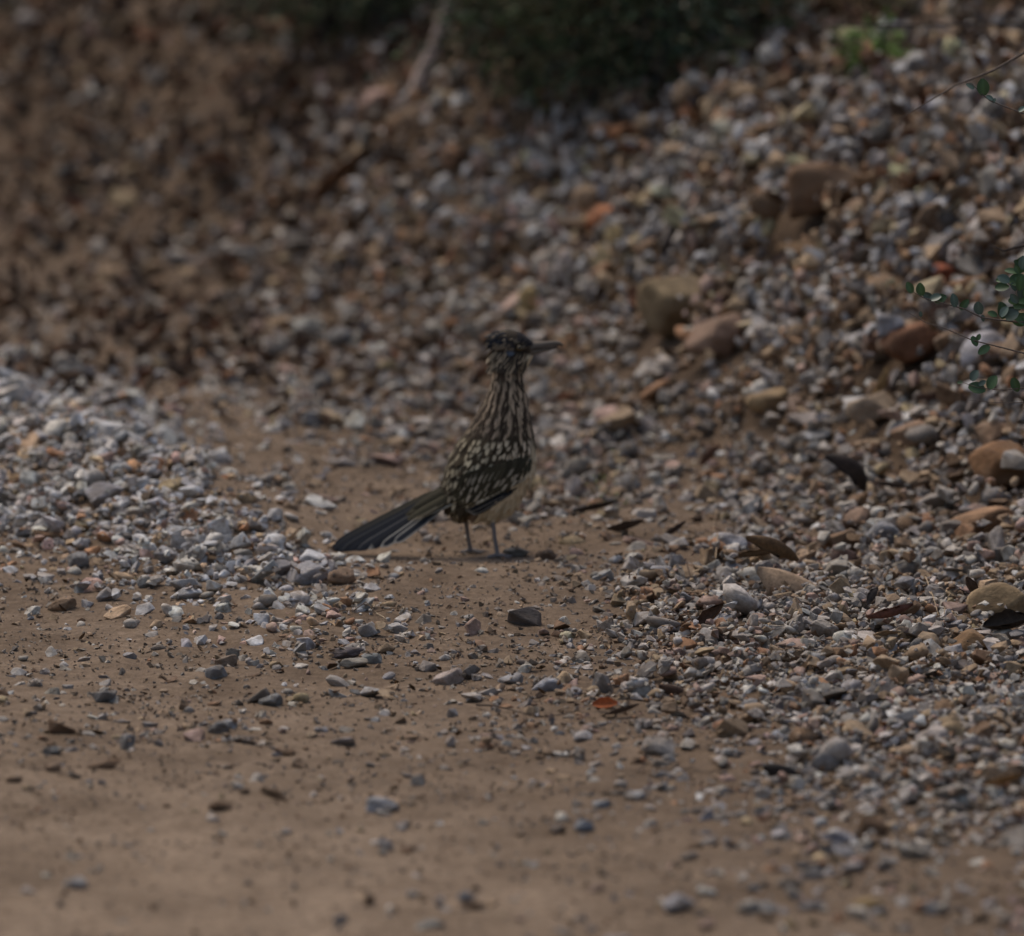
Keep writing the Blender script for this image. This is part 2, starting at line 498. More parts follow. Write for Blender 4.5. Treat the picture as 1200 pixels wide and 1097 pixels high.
# ------------------------------------------------------------------ named rocks and stones
NAMED = [
 # u, v, w, h, colour word/colour, tilt, label, name
 (795, 372, 84, 74, (.25, .185, .105), .25, "large olive tan boulder, biggest rock low on the bank behind the bird", 'boulder'),
 (838, 408, 66, 58, (.33, .215, .15), .7, "pinkish brown slab leaning against the right side of the olive tan boulder", 'rock'),
 (958, 245, 96, 62, (.19, .105, .055), .2, "dark reddish brown boulder high on the bank, upper right", 'boulder'),
 (1004, 262, 34, 30, (.50, .34, .22), .2, "small peach coloured stone touching the dark reddish brown boulder", 'stone'),
 (711, 272, 50, 42, (.43, .17, .075), .4, "rusty orange rock in the grey rubble above and right of the bird's head", 'rock'),
 (735, 166, 58, 20, (.40, .19, .09), .1, "flat orange slab at the top of the bank below the dark brush", 'rock'),
 (797, 163, 36, 18, (.62, .60, .62), .1, "whitish stone at the top of the bank beside the flat orange slab", 'stone'),
 (707, 184, 30, 20, (.40, .25, .16), .1, "small peach stone just below the flat orange slab", 'stone'),
 (1068, 416, 84, 56, (.27, .135, .075), .35, "reddish brown wedge shaped rock under the leafy twigs", 'rock'),
 (1030, 352, 58, 34, (.38, .25, .15), .2, "tan rounded rock left of the twig of small green leaves", 'rock'),
 (1102, 330, 36, 26, (.40, .13, .07), .2, "brick red stone just above the row of small green leaves", 'stone'),
 (1142, 347, 52, 34, (.38, .22, .12), .2, "orange brown rock behind the row of small green leaves", 'rock'),
 (1172, 567, 72, 52, (.25, .135, .065), .1, "square brown block at the right edge of the bank", 'rock'),
 (1138, 622, 86, 34, (.34, .20, .11), .3, "long orange brown slab below the square brown block", 'rock'),
 (1168, 712, 66, 50, (.30, .215, .12), .15, "mottled yellowish cobble low at the right edge", 'rock'),
 (1137, 760, 66, 38, (.20, .115, .05), .1, "angular brown rock in front of the mottled yellowish cobble", 'rock'),
 (1022, 492, 58, 46, (.40, .31, .22), .2, "pale tan cobble below the reddish brown wedge shaped rock", 'rock'),
 (1075, 520, 60, 32, (.30, .19, .12), .2, "brownish flat stone between the pale tan cobble and the square brown block", 'stone'),
 (905, 486, 54, 28, (.38, .27, .15), .2, "tan stone at the foot of the bank right of the pinkish slab", 'stone'),
 (985, 640, 42, 30, (.24, .14, .075), .1, "rounded brown stone beneath the dark arching leaf", 'stone'),
 (1003, 612, 42, 30, (.27, .18, .125), .1, "rounded dusty brown stone inside the hollow of the dark arching leaf", 'stone'),
 (1030, 632, 44, 30, (.25, .25, .26), .2, "grey stone right of the two rounded brown stones", 'stone'),
 (626, 362, 38, 34, (.41, .31, .15), .3, "yellowish stone just above and right of the bird's head", 'stone'),
 (880, 186, 56, 28, (.28, .155, .08), .2, "brown stone near the crest of the bank", 'stone'),
 (935, 305, 48, 30, (.27, .16, .075), .3, "warm brown stone below left of the dark reddish brown boulder", 'stone'),
 (1100, 130, 52, 24, (.34, .34, .37), .25, "greyish slab high on the bank below the drooping twig", 'rock'),
 (1040, 445, 34, 26, (.33, .34, .37), .2, "bluish stone against the lower side of the wedge shaped rock", 'stone'),
 (1155, 425, 70, 40, (.42, .41, .43), .3, "pale lilac grey rock beneath the lowest leafy twig", 'rock'),
 (85, 508, 48, 34, (.40, .30, .19), .2, "tan cobble among the pale gravel of the ridge on the left", 'stone'),
 (18, 470, 44, 34, (.47, .46, .46), .2, "large pale grey stone on top of the gravel ridge at the left edge", 'stone'),
 (120, 582, 50, 28, (.42, .41, .43), .1, "lilac grey stone low in the gravel ridge above a dark gap", 'stone'),
 (205, 572, 36, 26, (.44, .34, .20), .2, "honey coloured stone in the middle of the gravel ridge", 'stone'),
 (207, 600, 15, 12, (.85, .80, .76), .1, "small bright white pebble in the gravel ridge", 'pebble'),
 (402, 679, 32, 22, (.36, .24, .16), .1, "peach brown pebble at the tip of the gravel ridge near the tail", 'pebble'),
 (360, 675, 44, 26, (.46, .45, .46), .2, "pale grey stone next to the peach brown pebble", 'stone'),
 (219, 690, 34, 19, (.36, .35, .34), .1, "low triangular grey stone on the dirt below the ridge", 'pebble'),
 (92, 662, 30, 18, (.24, .235, .23), .1, "peaked grey stone on the dirt at the near foot of the ridge", 'pebble'),
 (72, 712, 32, 20, (.28, .19, .12), .1, "brownish pebble standing on the dirt near the left edge", 'pebble'),
 (171, 686, 20, 15, (.24, .24, .23), .1, "small dark grey pebble between the two larger grey stones", 'pebble'),
 (124, 700, 26, 17, (.37, .36, .36), .1, "rounded light grey pebble right of the brownish pebble", 'pebble'),
 (432, 738, 26, 24, (.34, .33, .32), .1, "upright grey pebble at the end of the stone row below the tail", 'pebble'),
 (466, 737, 24, 17, (.42, .40, .38), .1, "light pebble right of the upright grey pebble", 'pebble'),
 (254, 791, 24, 20, (.27, .28, .29), .1, "bluish grey pebble on the open dirt, lower left", 'pebble'),
 (266, 776, 26, 17, (.25, .19, .14), .1, "brown pebble just behind the bluish grey pebble", 'pebble'),
 (318, 821, 28, 17, (.22, .22, .215), .1, "dark wedge shaped pebble alone on the open dirt", 'pebble'),
 (255, 856, 25, 15, (.22, .22, .22), .1, "dark oval pebble touching a smaller grey one", 'pebble'),
 (270, 851, 19, 13, (.30, .31, .32), .1, "smaller grey pebble leaning on the dark oval pebble", 'pebble'),
 (149, 873, 21, 21, (.26, .26, .26), .1, "round dark grey pebble on smooth dirt, lower left", 'pebble'),
 (62, 880, 22, 15, (.17, .18, .18), .1, "blackish grey pebble on smooth dirt close to the left edge", 'pebble'),
 (122, 897, 36, 17, (.20, .125, .075), .2, "crumbly brown clod of earth beside the round dark grey pebble", 'clod'),
 (445, 945, 40, 20, (.32, .33, .35), .1, "wide bluish grey stone in the blurred foreground dirt", 'stone'),
 (684, 866, 27, 13, (.55, .52, .50), .05, "smooth white oval pebble on the dirt in front of the bird", 'pebble'),
 (665, 746, 20, 11, (.60, .55, .38), .05, "cream yellow pebble right of the stone rows in front of the bird", 'pebble'),
 (684, 972, 22, 18, (.24, .265, .30), .1, "slate blue pebble in the blurred foreground", 'pebble'),
 (652, 970, 22, 14, (.25, .20, .16), .1, "dull brown pebble left of the slate blue pebble", 'pebble'),
 (745, 934, 28, 12, (.40, .40, .40), .05, "flat pale pebble right of centre in the foreground", 'pebble'),
 (706, 943, 28, 13, (.36, .37, .38), .05, "flat grey pebble left of the flat pale pebble", 'pebble'),
 (90, 1039, 28, 16, (.40, .39, .38), .1, "blurred pale pebble alone near the bottom left corner", 'pebble'),
 (505, 1084, 32, 12, (.26, .26, .24), .05, "flat greyish pebble at the bottom edge below the bird", 'pebble'),
 (400, 1079, 18, 16, (.22, .225, .24), .1, "small upright pebble at the bottom edge left of centre", 'pebble'),
 (545, 1056, 19, 13, (.20, .21, .23), .1, "small dark pebble near the bottom edge in the middle", 'pebble'),
 (875, 1069, 25, 17, (.45, .42, .37), .1, "cream pebble near the bottom edge, right of centre", 'pebble'),
 (1018, 1060, 34, 12, (.40, .28, .12), .05, "yellow brown flat stone near the bottom right corner", 'stone'),
 (795, 1060, 46, 22, (.26, .26, .28), .1, "blurred group forming grey stone at the bottom right of centre", 'stone'),
 (980, 985, 50, 24, (.33, .33, .36), .1, "broad bluish stone in the lower right gravel", 'stone'),
 (606, 648, 30, 15, (.18, .16, .13), .1, "low olive brown stone right of the bird's feet", 'stone'),
 (640, 652, 22, 17, (.15, .095, .06), .2, "dark brown lump of earth right of the bird's feet", 'clod'),
 (556, 762, 0, 0, None, 0, "", ''),
 (527, 795, 34, 22, (.40, .33, .29), .2, "angular pinkish pebble on the track in front of the bird", 'pebble'),
 (600, 798, 30, 16, (.36, .355, .36), .1, "light grey pebble in the small cluster in front of the bird", 'pebble'),
 (640, 804, 34, 18, (.40, .40, .42), .1, "pale bluish pebble at the end of the small cluster", 'pebble'),
 (438, 774, 26, 13, (.22, .24, .24), .2, "slate pebble at the end of the dark elongated stone", 'pebble'),
 (405, 768, 46, 12, (.13, .11, .11), .03, "dark elongated stone lying across the track below the tail", 'stone'),
 (417, 779, 32, 13, (.40, .37, .31), .05, "pale flat pebble in front of the dark elongated stone", 'pebble'),
 (765, 675, 40, 24, (.42, .42, .44), .15, "pale stone at the near edge of the right gravel, level with the bird's feet", 'stone'),
 (850, 640, 44, 26, (.44, .43, .44), .2, "large pale stone at the foot of the right bank", 'stone'),
 (940, 735, 36, 18, (.38, .37, .36), .1, "light grey stone in front of the large curled leaf", 'stone'),
]
NAMED = [n for n in NAMED if n[4] is not None]
ROCK_MESH = []
for i, (v, f) in enumerate(SH3):
    ROCK_MESH.append(make_mesh("rock_shape", v, f, M_STONE_OBJ))
EXTRA_SHAPES = [rock_shape(4, rs2, 9, 80, .03, (.5, .8)) for _ in range(10)]
for i, (v, f) in enumerate(EXTRA_SHAPES):
    ROCK_MESH.append(make_mesh("rock_shape", v, f, M_STONE_OBJ))
landmarks = []
def place_stone(name, mesh, x, y, z, ra, rb, rc, rot, colour):
    o = link(name, mesh)
    m = Matrix.Translation((x, y, z)) @ rot.to_4x4()
    loc, q, _ = m.decompose()
    o.location = loc; o.rotation_euler = q.to_euler(); o.scale = (ra, rb, rc)
    o.color = (*colour, 1)
    return o
for k, (u, v, w, h, colr, tilt, label, name) in enumerate(NAMED):
    gp = ground_at(u, v + h * .28)
    dep = project(*gp)[2]
    px = dep / FPX
    ra = w * px / 2 * 1.18; rc = h * px / 2 * 1.2; rb = (ra + rc) * .5
    z = drop(gp.x, gp.y, ra, rb, rc, block=True, sink=.5 if v < 700 else .35)
    rot = Euler((random.gauss(0, tilt * .4), -random.uniform(.5, 1) * tilt, random.uniform(-.25, .25))).to_matrix()
    o = place_stone(name, ROCK_MESH[k % len(ROCK_MESH)], gp.x, gp.y, z, ra, rb, rc, rot, colr)
    if name == 'clod': cat = 'clod'
    else: cat = name
    tag(o, label, cat)
    landmarks.append((u, v, label))

# ------------------------------------------------------------------ gravel
def sample_gravel():
    P = []
    n_try = 0
    area = (2.9) * (11.2)
    nmax = 8000
    n = int(area * nmax)
    x = RS.uniform(-1.45, 1.45, n); y = RS.uniform(-4.2, 7.0, n)
    z = H(x, y, False)
    u, v, d = project(x, y, z)
    keep = (u > -420) & (u < 1620) & (v > -80) & (v < 1180)
    x, y, z, u, v, d = [a[keep] for a in (x, y, z, u, v, d)]
    cv = cover(u, v); cv = cv * (1 + (1.3 * vnoise(x * 7, y * 5, 21) + .8 * vnoise(x * 18, y * 14, 22)) * np.clip(1.5 - cv, .15, 1))
    cv = np.clip(cv, .008, 2.2)
    cv = np.where((u < -120) | (u > 1320) | (v < -20), cv * .5, cv)
    r0 = size_mm(u, v) * .001
    r = r0 * np.exp(RS.normal(-.22, .46, len(x)))
    r = np.clip(r, .0042, .034)
    dens = cv / (np.pi * .85 * r0 * r0 * 1.15)
    acc = RS.uniform(size=len(x)) < dens / nmax
    return [a[acc] for a in (x, y, u, v, d, r, cv)]
x, y, u, v, d, r, cv = sample_gravel()
order = np.argsort(-r + RS.normal(0, .004, len(r)))
order = RS.permutation(len(r))
x, y, u, v, d, r, cv = [a[order] for a in (x, y, u, v, d, r, cv)]
n = len(x)
asp = np.stack([RS.uniform(.95, 1.4, n), RS.uniform(.75, 1.05, n), RS.uniform(.48, .85, n)], 1)
rad = asp * r[:, None]
bank_s = (y - 2.25 + 2.5 * x) / 2.69
R3 = rots(n, RS, 1.0)
R3 = np.where((H(x, y, False) > .12)[:, None, None], R3, rots(n, RS, .30))
zc = np.zeros(n); alive = np.ones(n, bool)
for i in range(n):
    xi, yi = x[i], y[i]
    # nothing under the bird's feet or through its tail
    if (abs(xi) < .085 and abs(yi) < .07) or (-.3 < xi < -.1 and -.11 < yi < .05):
        alive[i] = False; continue
    ii, jj = int((xi - RX0) / CELL), int((yi - RY0) / CELL)
    if BLOCK[ii, jj]: alive[i] = False; continue
    if HM[ii, jj] - HM0[ii, jj] > (.09 if HM0[ii, jj] > .1 else .035): alive[i] = False; continue
    rr = r[i]
    zc[i] = drop(xi, yi, rr, rr * .95, rad[i, 2], sink=.5 if HM0[ii, jj] > .12 else (.3 if cv[i] > .5 else RS.uniform(-.15, .3)))
pf_ = np.clip(pale_f(u, v) + RS.normal(0, .1, n), 0, 1.25)
bank_big = np.clip((r - .010) / .006, 0, 1) * (H(x, y, False) > .12)
pf_ = np.where(RS.uniform(size=n) < .7 * bank_big, 0.0, pf_)
cidx, ccol = pick_colours(np.clip(pf_, 0, 1), RS)
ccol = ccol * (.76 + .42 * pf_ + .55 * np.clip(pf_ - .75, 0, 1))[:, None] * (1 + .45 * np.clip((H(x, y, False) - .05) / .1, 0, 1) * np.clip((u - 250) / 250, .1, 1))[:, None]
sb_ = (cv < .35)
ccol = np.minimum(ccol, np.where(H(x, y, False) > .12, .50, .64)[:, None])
dz_ = np.where(sb_, RS.uniform(.25, .6, n), RS.uniform(.05, .35, n))[:, None] * (1.15 - pf_)[:, None]
ccol = ccol * (1 - dz_) + np.array([.20, .15, .105]) * dz_
# which show largest and lie open: those become things of their own
uu, vv, dd = project(x, y, zc)
hm_c = HM[np.clip(((x - RX0) / CELL).astype(int), 0, NX - 1), np.clip(((y - RY0) / CELL).astype(int), 0, NY - 1)]
openly = hm_c < zc + rad[:, 2] * 1.15 + .001
inframe = (uu > 8) & (uu < 1192) & (vv > 8) & (vv < 1089) & ~((vv < 150) & (uu > 200) & (uu < 950))
bird_hide = ((uu > 520) & (uu < 628) & (vv > 390) & (vv < 655)) | ((uu > 380) & (uu < 540) & (vv > 560) & (vv < 650))
score = r / dd * np.where(cv < .35, 1.5, 1.0) * np.where(alive & openly & inframe & ~bird_hide, 1, 0)
pick = np.argsort(-score)[:225]
is_ind = np.zeros(n, bool); is_ind[pick] = True
is_ind &= score > 0

PEB_MESH = [make_mesh("stone_shape", v_, f_, M_STONE_OBJ, smooth=(k_ % 5 >= 4)) for k_, (v_, f_) in enumerate(SH2)]
def zone_phrase(u, v):
    if v < 300 and u < 450: return "on the leaf strewn bank behind the track"
    if v < 160: return "near the top of the bank"
    if v < 420 and u >= 300: return "in the rubble of the bank"
    if u > 820 and v < 640: return "on the stony bank at the right"
    if v < 440: return "on the dirt at the foot of the bank"
    if u < 330 and v < 650: return "in the pale gravel ridge"
    if v < 600: return "on the stony ground behind the bird"
    if u > 640 and v < 930: return "in the gravel spread right of the bird"
    if v < 720: return "on the dirt near the bird"
    if v < 860: return "on the track in front of the bird"
    return "on the smooth foreground dirt"
TAILW = {'the', 'at', 'of', 'in', 'on', 'near', 'a', 'an', 'from', 'to', 'its', 'and', 'with', 'left', 'right', 'just', 'above', 'below', 'beside', 'under', 'beneath',
         'behind', 'between', 'among', 'against', 'close', 'next', 'inside', 'touching', 'leaning', 'low', 'high', 'smaller', 'grey', 'pale', 'brown', 'dark', 'olive',
         'reddish', 'light', 'bluish', 'lower', 'flat', 'small', 'large', 'mottled', 'square', 'angular', 'curled', 'gravel', 'stone\u0000', "bird's", 'open', 'bare', 'tan', 'round'}
def short_land(lb, room):
    ws = lb.split(',')[0].split()[:room]
    while len(ws) > 2 and ws[-1] in TAILW: ws.pop()
    return ' '.join(ws)
LM = np.array([(a, b) for a, b, _ in landmarks])
def auto_label(cw, rpx, u, v, nth=0):
    sz = 'small ' if rpx < 9 else ('medium ' if rpx < 13 else 'larger ')
    dd_ = LM - np.array([u, v]); k = int(np.argsort(np.hypot(dd_[:, 0], dd_[:, 1] * 1.5))[nth])
    dx, dy = u - LM[k, 0], v - LM[k, 1]
    if abs(dx) > abs(dy) * 1.3: rel = 'right of' if dx > 0 else 'left of'
    else: rel = 'in front of' if dy > 0 else 'behind'
    dist = math.hypot(dx, dy)
    if dist < 45: rel = 'close ' + rel if rel.startswith('b') or rel.startswith('i') else 'just ' + rel
    kind = 'pebble' if rpx < 10 else 'stone'
    head = f"{sz}{cw} {kind} {rel} the"
    return kind, head + ' ' + short_land(landmarks[k][2], 16 - len(head.split()))
used_labels = {}
GROUPN = "loose stones scattered over the track and bank"
cnt = 0
for i in np.where(is_ind)[0]:
    rpx = rad[i, 0] / dd[i] * FPX
    kind, lb = auto_label(PN[cidx[i]], rpx, uu[i], vv[i])
    for nth in range(1, 10):
        if lb not in used_labels: break
        kind, lb = auto_label(PN[cidx[i]], rpx, uu[i], vv[i], nth)
    used_labels[lb] = used_labels.get(lb, 0) + 1
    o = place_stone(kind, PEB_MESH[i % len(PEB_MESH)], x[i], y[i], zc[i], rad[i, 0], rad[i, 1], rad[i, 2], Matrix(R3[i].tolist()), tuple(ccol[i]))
    tag(o, lb, kind, GROUPN)
    cnt += 1
rest = alive & ~is_ind

def scatter_mesh(name, sel, shapes, mat):
    Vs, Fs, Cs, Sm = [], [], [], []; base = 0
    ids = np.where(sel)[0]
    which = np.arange(len(ids)) % len(shapes)
    for s, (sv, sf) in enumerate(shapes):
        idn = ids[which == s]
        if not len(idn): continue
        vv_ = sv[None] * rad[idn][:, None, :]
        vv_ = np.einsum('nij,nkj->nki', R3[idn], vv_) + np.stack([x[idn], y[idn], zc[idn]], 1)[:, None]
        k = len(sv)
        ff = sf[None] + (np.arange(len(idn)) * k)[:, None, None] + base
        base += len(idn) * k
        Sm.append(np.full(len(idn) * len(sf), s % 5 >= 4 and shapes is SH2))
        Vs.append(vv_.reshape(-1, 3)); Fs.append(ff.reshape(-1, 3)); Cs.append(np.repeat(ccol[idn], k, 0))
    return make_mesh(name, np.vstack(Vs), np.vstack(Fs), mat, np.vstack(Cs), attr="stone_colour", smooth=np.concatenate(Sm))
rp = r / d * FPX
big = rest & (rp > np.where(v < 400, 10.5, 7.0))
small = rest & ~big
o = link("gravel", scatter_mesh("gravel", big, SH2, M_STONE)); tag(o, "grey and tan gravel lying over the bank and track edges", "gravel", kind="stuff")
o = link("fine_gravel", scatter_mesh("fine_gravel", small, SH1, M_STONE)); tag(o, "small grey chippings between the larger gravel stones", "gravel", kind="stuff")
print("stones", n, "big", big.sum(), "small", small.sum(), "individual", cnt)

# grit on the dirt and chippings lodged between the stones
n = 90000
gx_, gy_ = RS.uniform(-1.15, 1.15, n), RS.uniform(-4.0, 4.2, n)
zz = HM[((gx_ - RX0) / CELL).astype(int), ((gy_ - RY0) / CELL).astype(int)]
zz0 = H(gx_, gy_)
u2, v2, d2 = project(gx_, gy_, zz0)
cl = vnoise(gx_ * 5, gy_ * 5, 31) + vnoise(gx_ * 15, gy_ * 15, 32)
cvg = cover(u2, v2)
prob = np.clip(.45 + cl + .35 * np.clip(cvg, 0, 1), .08, 1) * np.clip(1.2 - (v2 - 700) / 480, .22, 1) * np.where(v2 < 450, .4, 1)
keep = (zz - zz0 < .03) & (u2 > -120) & (u2 < 1320) & (RS.uniform(size=n) < prob) & ~((abs(gx_) < .03) & (abs(gy_) < .03))
x, y, u, v, cvg, zz = gx_[keep], gy_[keep], u2[keep], v2[keep], cvg[keep], zz[keep]; n = len(x)
r = np.exp(RS.normal(math.log(.0026), .42, n)) * np.where(cvg > .6, 1.35, 1); r = np.clip(r, .0012, .0075)
rad = np.stack([RS.uniform(.9, 1.5, n), RS.uniform(.7, 1.1, n), RS.uniform(.45, .9, n)], 1) * r[:, None]
zc = np.maximum(H(x, y), zz - .001) + rad[:, 2] * .35
R3 = rots(n, RS, .5)
cidx, ccol = pick_colours(np.clip(pale_f(u, v), 0, 1) * .7, RS)
k_ = np.where(cvg > .6, .35, .68)[:, None]
ccol = ccol * (1 - k_) + np.array([.19, .14, .095]) * RS.uniform(.6, 1.2, (n, 1)) * k_
SH0 = [hull_shape(rs2, 7 + k % 2, 0) for k in range(24)]
o = link("grit", scatter_mesh("grit", np.ones(n, bool), SH0, M_STONE)); tag(o, "fine grit sprinkled on the bare dirt of the track", "grit", kind="stuff")

# ------------------------------------------------------------------ dead leaves
M_LEAF = attr_material("dead_leaf", .75, .25, 220, .6)
def leaf_patch(L, W, curl, bend, fold, seg=8, ac=6, ragged=.08, twist=0.0, thick=.0012, dome=False):
    """a curled dry leaf blade, with real thickness; x along, z up"""
    V = []; C = []
    for i in range(seg + 1):
        t = i / seg
        w = W * .5 * (math.sin(math.pi * min(1, t * .94 + .03)) ** .7) * (1 + ragged * math.sin(t * 17 + L * 900))
        for j in range(ac + 1):
            s = (j / ac - .5) * 2
            a = s * curl
            yy = math.sin(a) / max(curl, .01) * w
            zz = (1 - math.cos(a)) / max(curl, .01) * w + abs(s) * fold * w
            b = t * bend
            xx = math.sin(b) / max(bend, .01) * L
            z2 = (1 - math.cos(b)) / max(bend, .01) * L
            tw = twist * (t - .5)
            y2 = yy * math.cos(tw) - zz * math.sin(tw); z3 = yy * math.sin(tw) + zz * math.cos(tw)
            V.append((xx - math.sin(b) * z3 - L / 2 * .7, y2, z2 + math.cos(b) * z3))
            C.append(.8 + .35 * random.random() - .25 * (abs(s) < .1) - .15 * (t > .9))
    V = np.array(V); C = np.array(C)
    if dome: V[:, 2] *= -1
    F = grid_faces(seg + 1, ac + 1)
    n0 = len(V)
    V2 = V + np.array([0, 0, thick])
    Vn = np.vstack([V, V2]); Fn = np.vstack([F, F[:, ::-1] + n0])
    rim = [i * (ac + 1) for i in range(seg + 1)] + [seg * (ac + 1) + j for j in range(1, ac + 1)] + \
          [i * (ac + 1) + ac for i in range(seg - 1, -1, -1)] + [j for j in range(ac - 1, 0, -1)]
    R = [(rim[k], rim[(k + 1) % len(rim)], rim[(k + 1) % len(rim)] + n0, rim[k] + n0) for k in range(len(rim))]
    return Vn, np.vstack([Fn, np.array(R)]), np.concatenate([C, C])
def dead_leaf(u, v, wpx, colr, curl, bend, rot, label, lift=.3, aspect=.6, name='dead_leaf', cat='dead leaf', twist=0., fold=.2, dome=False):
    gp = ground_at(u, v)
    L = wpx * project(*gp)[2] / FPX
    Vn, F, C = leaf_patch(L, L * aspect, curl, bend, fold, twist=twist, dome=dome)
    me = make_mesh("leaf_blade", Vn, F, M_LEAF, np.array(colr)[None] * C[:, None])
    ii, jj = int((gp.x - RX0) / CELL), int((gp.y - RY0) / CELL)
    z = HM[ii, jj]
    o = link(name, me, loc=(gp.x, gp.y, z + L * lift * .15)); o.rotation_euler = rot
    tag(o, label, cat)
    return o
R_ = math.radians
# big curled leaf: tan underside and a dark rolled edge
dead_leaf(922, 700, 100, (.33, .225, .14), 1.3, .7, (R_(28), R_(6), R_(-14)), "largest curled tan dead leaf lying on the gravel at the foot of the bank", 1.4, .72, dome=True)
dead_leaf(903, 690, 84, (.12, .068, .03), 1.7, 1.2, (R_(35), R_(-4), R_(8)), "dark brown rolled leaf hooded over the largest curled tan leaf", 3.0, .40, dome=True)
dead_leaf(1000, 606, 100, (.045, .032, .024), 1.5, 2.0, (R_(30), R_(-10), R_(10)), "blackish dead leaf arched over a hollow with brown stones", 4.6, .45, dome=True)
dead_leaf(1043, 592, 60, (.085, .06, .045), 1.3, .9, (R_(-35), R_(25), R_(-15)), "dark narrow leaf slanting right from the top of the blackish arched leaf", 2., .22)
dead_leaf(913, 924, 58, (.028, .021, .016), 1.9, 1.0, (R_(38), R_(-6), R_(8)), "black curled leaf lying alone on gravel in the lower right", 2.4, .72, dome=True)
dead_leaf(938, 917, 26, (.06, .04, .025), 1.2, .9, (R_(-30), R_(-20), R_(-20)), "thin brown leaf tip poking out beside the black curled leaf", 1., .35)
dead_leaf(789, 818, 50, (.07, .038, .022), 1.7, .9, (R_(35), 0, R_(5)), "dark brown folded leaf on the gravel left of the black curled leaf", 2.0, .55, dome=True)
dead_leaf(705, 833, 32, (.36, .10, .03), 1.0, .5, (R_(50), R_(5), R_(-5)), "small orange red leaf on the dirt below the bird, only one of its colour", 1.2, .55)
dead_leaf(724, 846, 44, (.10, .065, .045), 1.5, .6, (R_(-15), R_(5), R_(18)), "dull brown leaf lying just in front of the orange red leaf", .6, .3)
dead_leaf(827, 752, 50, (.09, .05, .03), 1.6, 1.1, (R_(35), R_(-15), R_(18)), "brown cupped leaf on gravel halfway between bird and right edge", 1.2, .5)
dead_leaf(1036, 764, 58, (.11, .045, .03), 1.8, 1.0, (R_(-22), R_(12), R_(-8)), "reddish dark leaf lying flat left of the angular brown rock", .8, .38)
dead_leaf(1024, 746, 30, (.05, .038, .03), 1.1, .8, (R_(-70), R_(-30), R_(30)), "pointed blackish leaf standing up behind the reddish dark leaf", 2.5, .6)
dead_leaf(1174, 768, 66, (.04, .028, .02), 1.6, 1.0, (R_(40), R_(10), R_(-12)), "black crumpled leaf against the right side of the angular brown rock", 1.6, .6)
dead_leaf(1136, 722, 34, (.07, .045, .03), 1.2, .7, (R_(-60), R_(70), R_(10)), "dark upright leaf leaning on the left side of the mottled yellowish cobble", 2.5, .5)
dead_leaf(1062, 797, 54, (.20, .15, .075), 1.2, .6, (R_(-15), R_(5), R_(6)), "olive tan leaf lying on gravel in front of the angular brown rock", .5, .35)
dead_leaf(830, 566, 36, (.12, .06, .035), 1.4, .9, (R_(-30), R_(-25), R_(-25)), "rust brown leaf standing at the foot of the right bank", 1.5, .5)
dead_leaf(877, 670, 60, (.12, .075, .04), 1.4, .6, (R_(-18), R_(8), R_(-10)), "flat brown leaf pressed in gravel just behind the curled tan leaf", .6, .3)
dead_leaf(727, 628, 46, (.07, .045, .03), 1.6, .8, (R_(-15), R_(8), R_(-15)), "dark brown leaf on bare dirt right of the bird's feet", .6, .4)
dead_leaf(690, 606, 56, (.05, .035, .025), 1.5, .6, (R_(-12), R_(4), R_(-5)), "long blackish leaf on bare dirt right of the bird's legs", .5, .26)
dead_leaf(788, 633, 34, (.06, .04, .03), 1.4, .8, (R_(-20), R_(-8), R_(10)), "small blackish leaf between bare dirt and the right gravel", .6, .4)
dead_leaf(376, 764, 20, (.05, .035, .022), 1.6, 2.3, (R_(-60), R_(-20), R_(10)), "tiny dark curled leaf at the left tip of the dark elongated stone", 1.4, .5)
dead_leaf(1035, 592 - 110, 60, (.30, .19, .08), 1.6, 1.2, (R_(-35), R_(-15), R_(30)), "golden brown curled leaf wedged beside the pale tan cobble", 1.5, .4)
dead_leaf(1088, 494, 54, (.07, .04, .03), 1.4, .9, (R_(-25), R_(15), R_(-18)), "dark leaf under the overhang right of the pale tan cobble", 1., .3)
dead_leaf(178, 393, 52, (.06, .032, .022), 1.3, .9, (R_(-30), R_(5), R_(5)), "dark brown blurred leaf on the dirt behind the gravel ridge", 1., .5)
dead_leaf(125, 490, 44, (.09, .055, .035), 1.3, .9, (R_(-25), R_(15), R_(-8)), "dark leaf on the far edge of the gravel ridge", 1., .35)
dead_leaf(1170, 940, 52, (.30, .17, .07), 1.2, .6, (R_(-15), R_(5), R_(10)), "orange tan leaf in the gravel at the lower right edge", .6, .4)
dead_leaf(395, 243, 95, (.13, .062, .028), 1.3, .8, (R_(-35), R_(-18), R_(15)), "broad rusty brown leaf mass of one large leaf on the blurred bank", 1.4, .36)
dead_leaf(745, 396, 50, (.035, .022, .018), 1.4, .9, (R_(-60), R_(60), R_(5)), "blackish upright leaf in the gap left of the olive tan boulder", 2., .5)

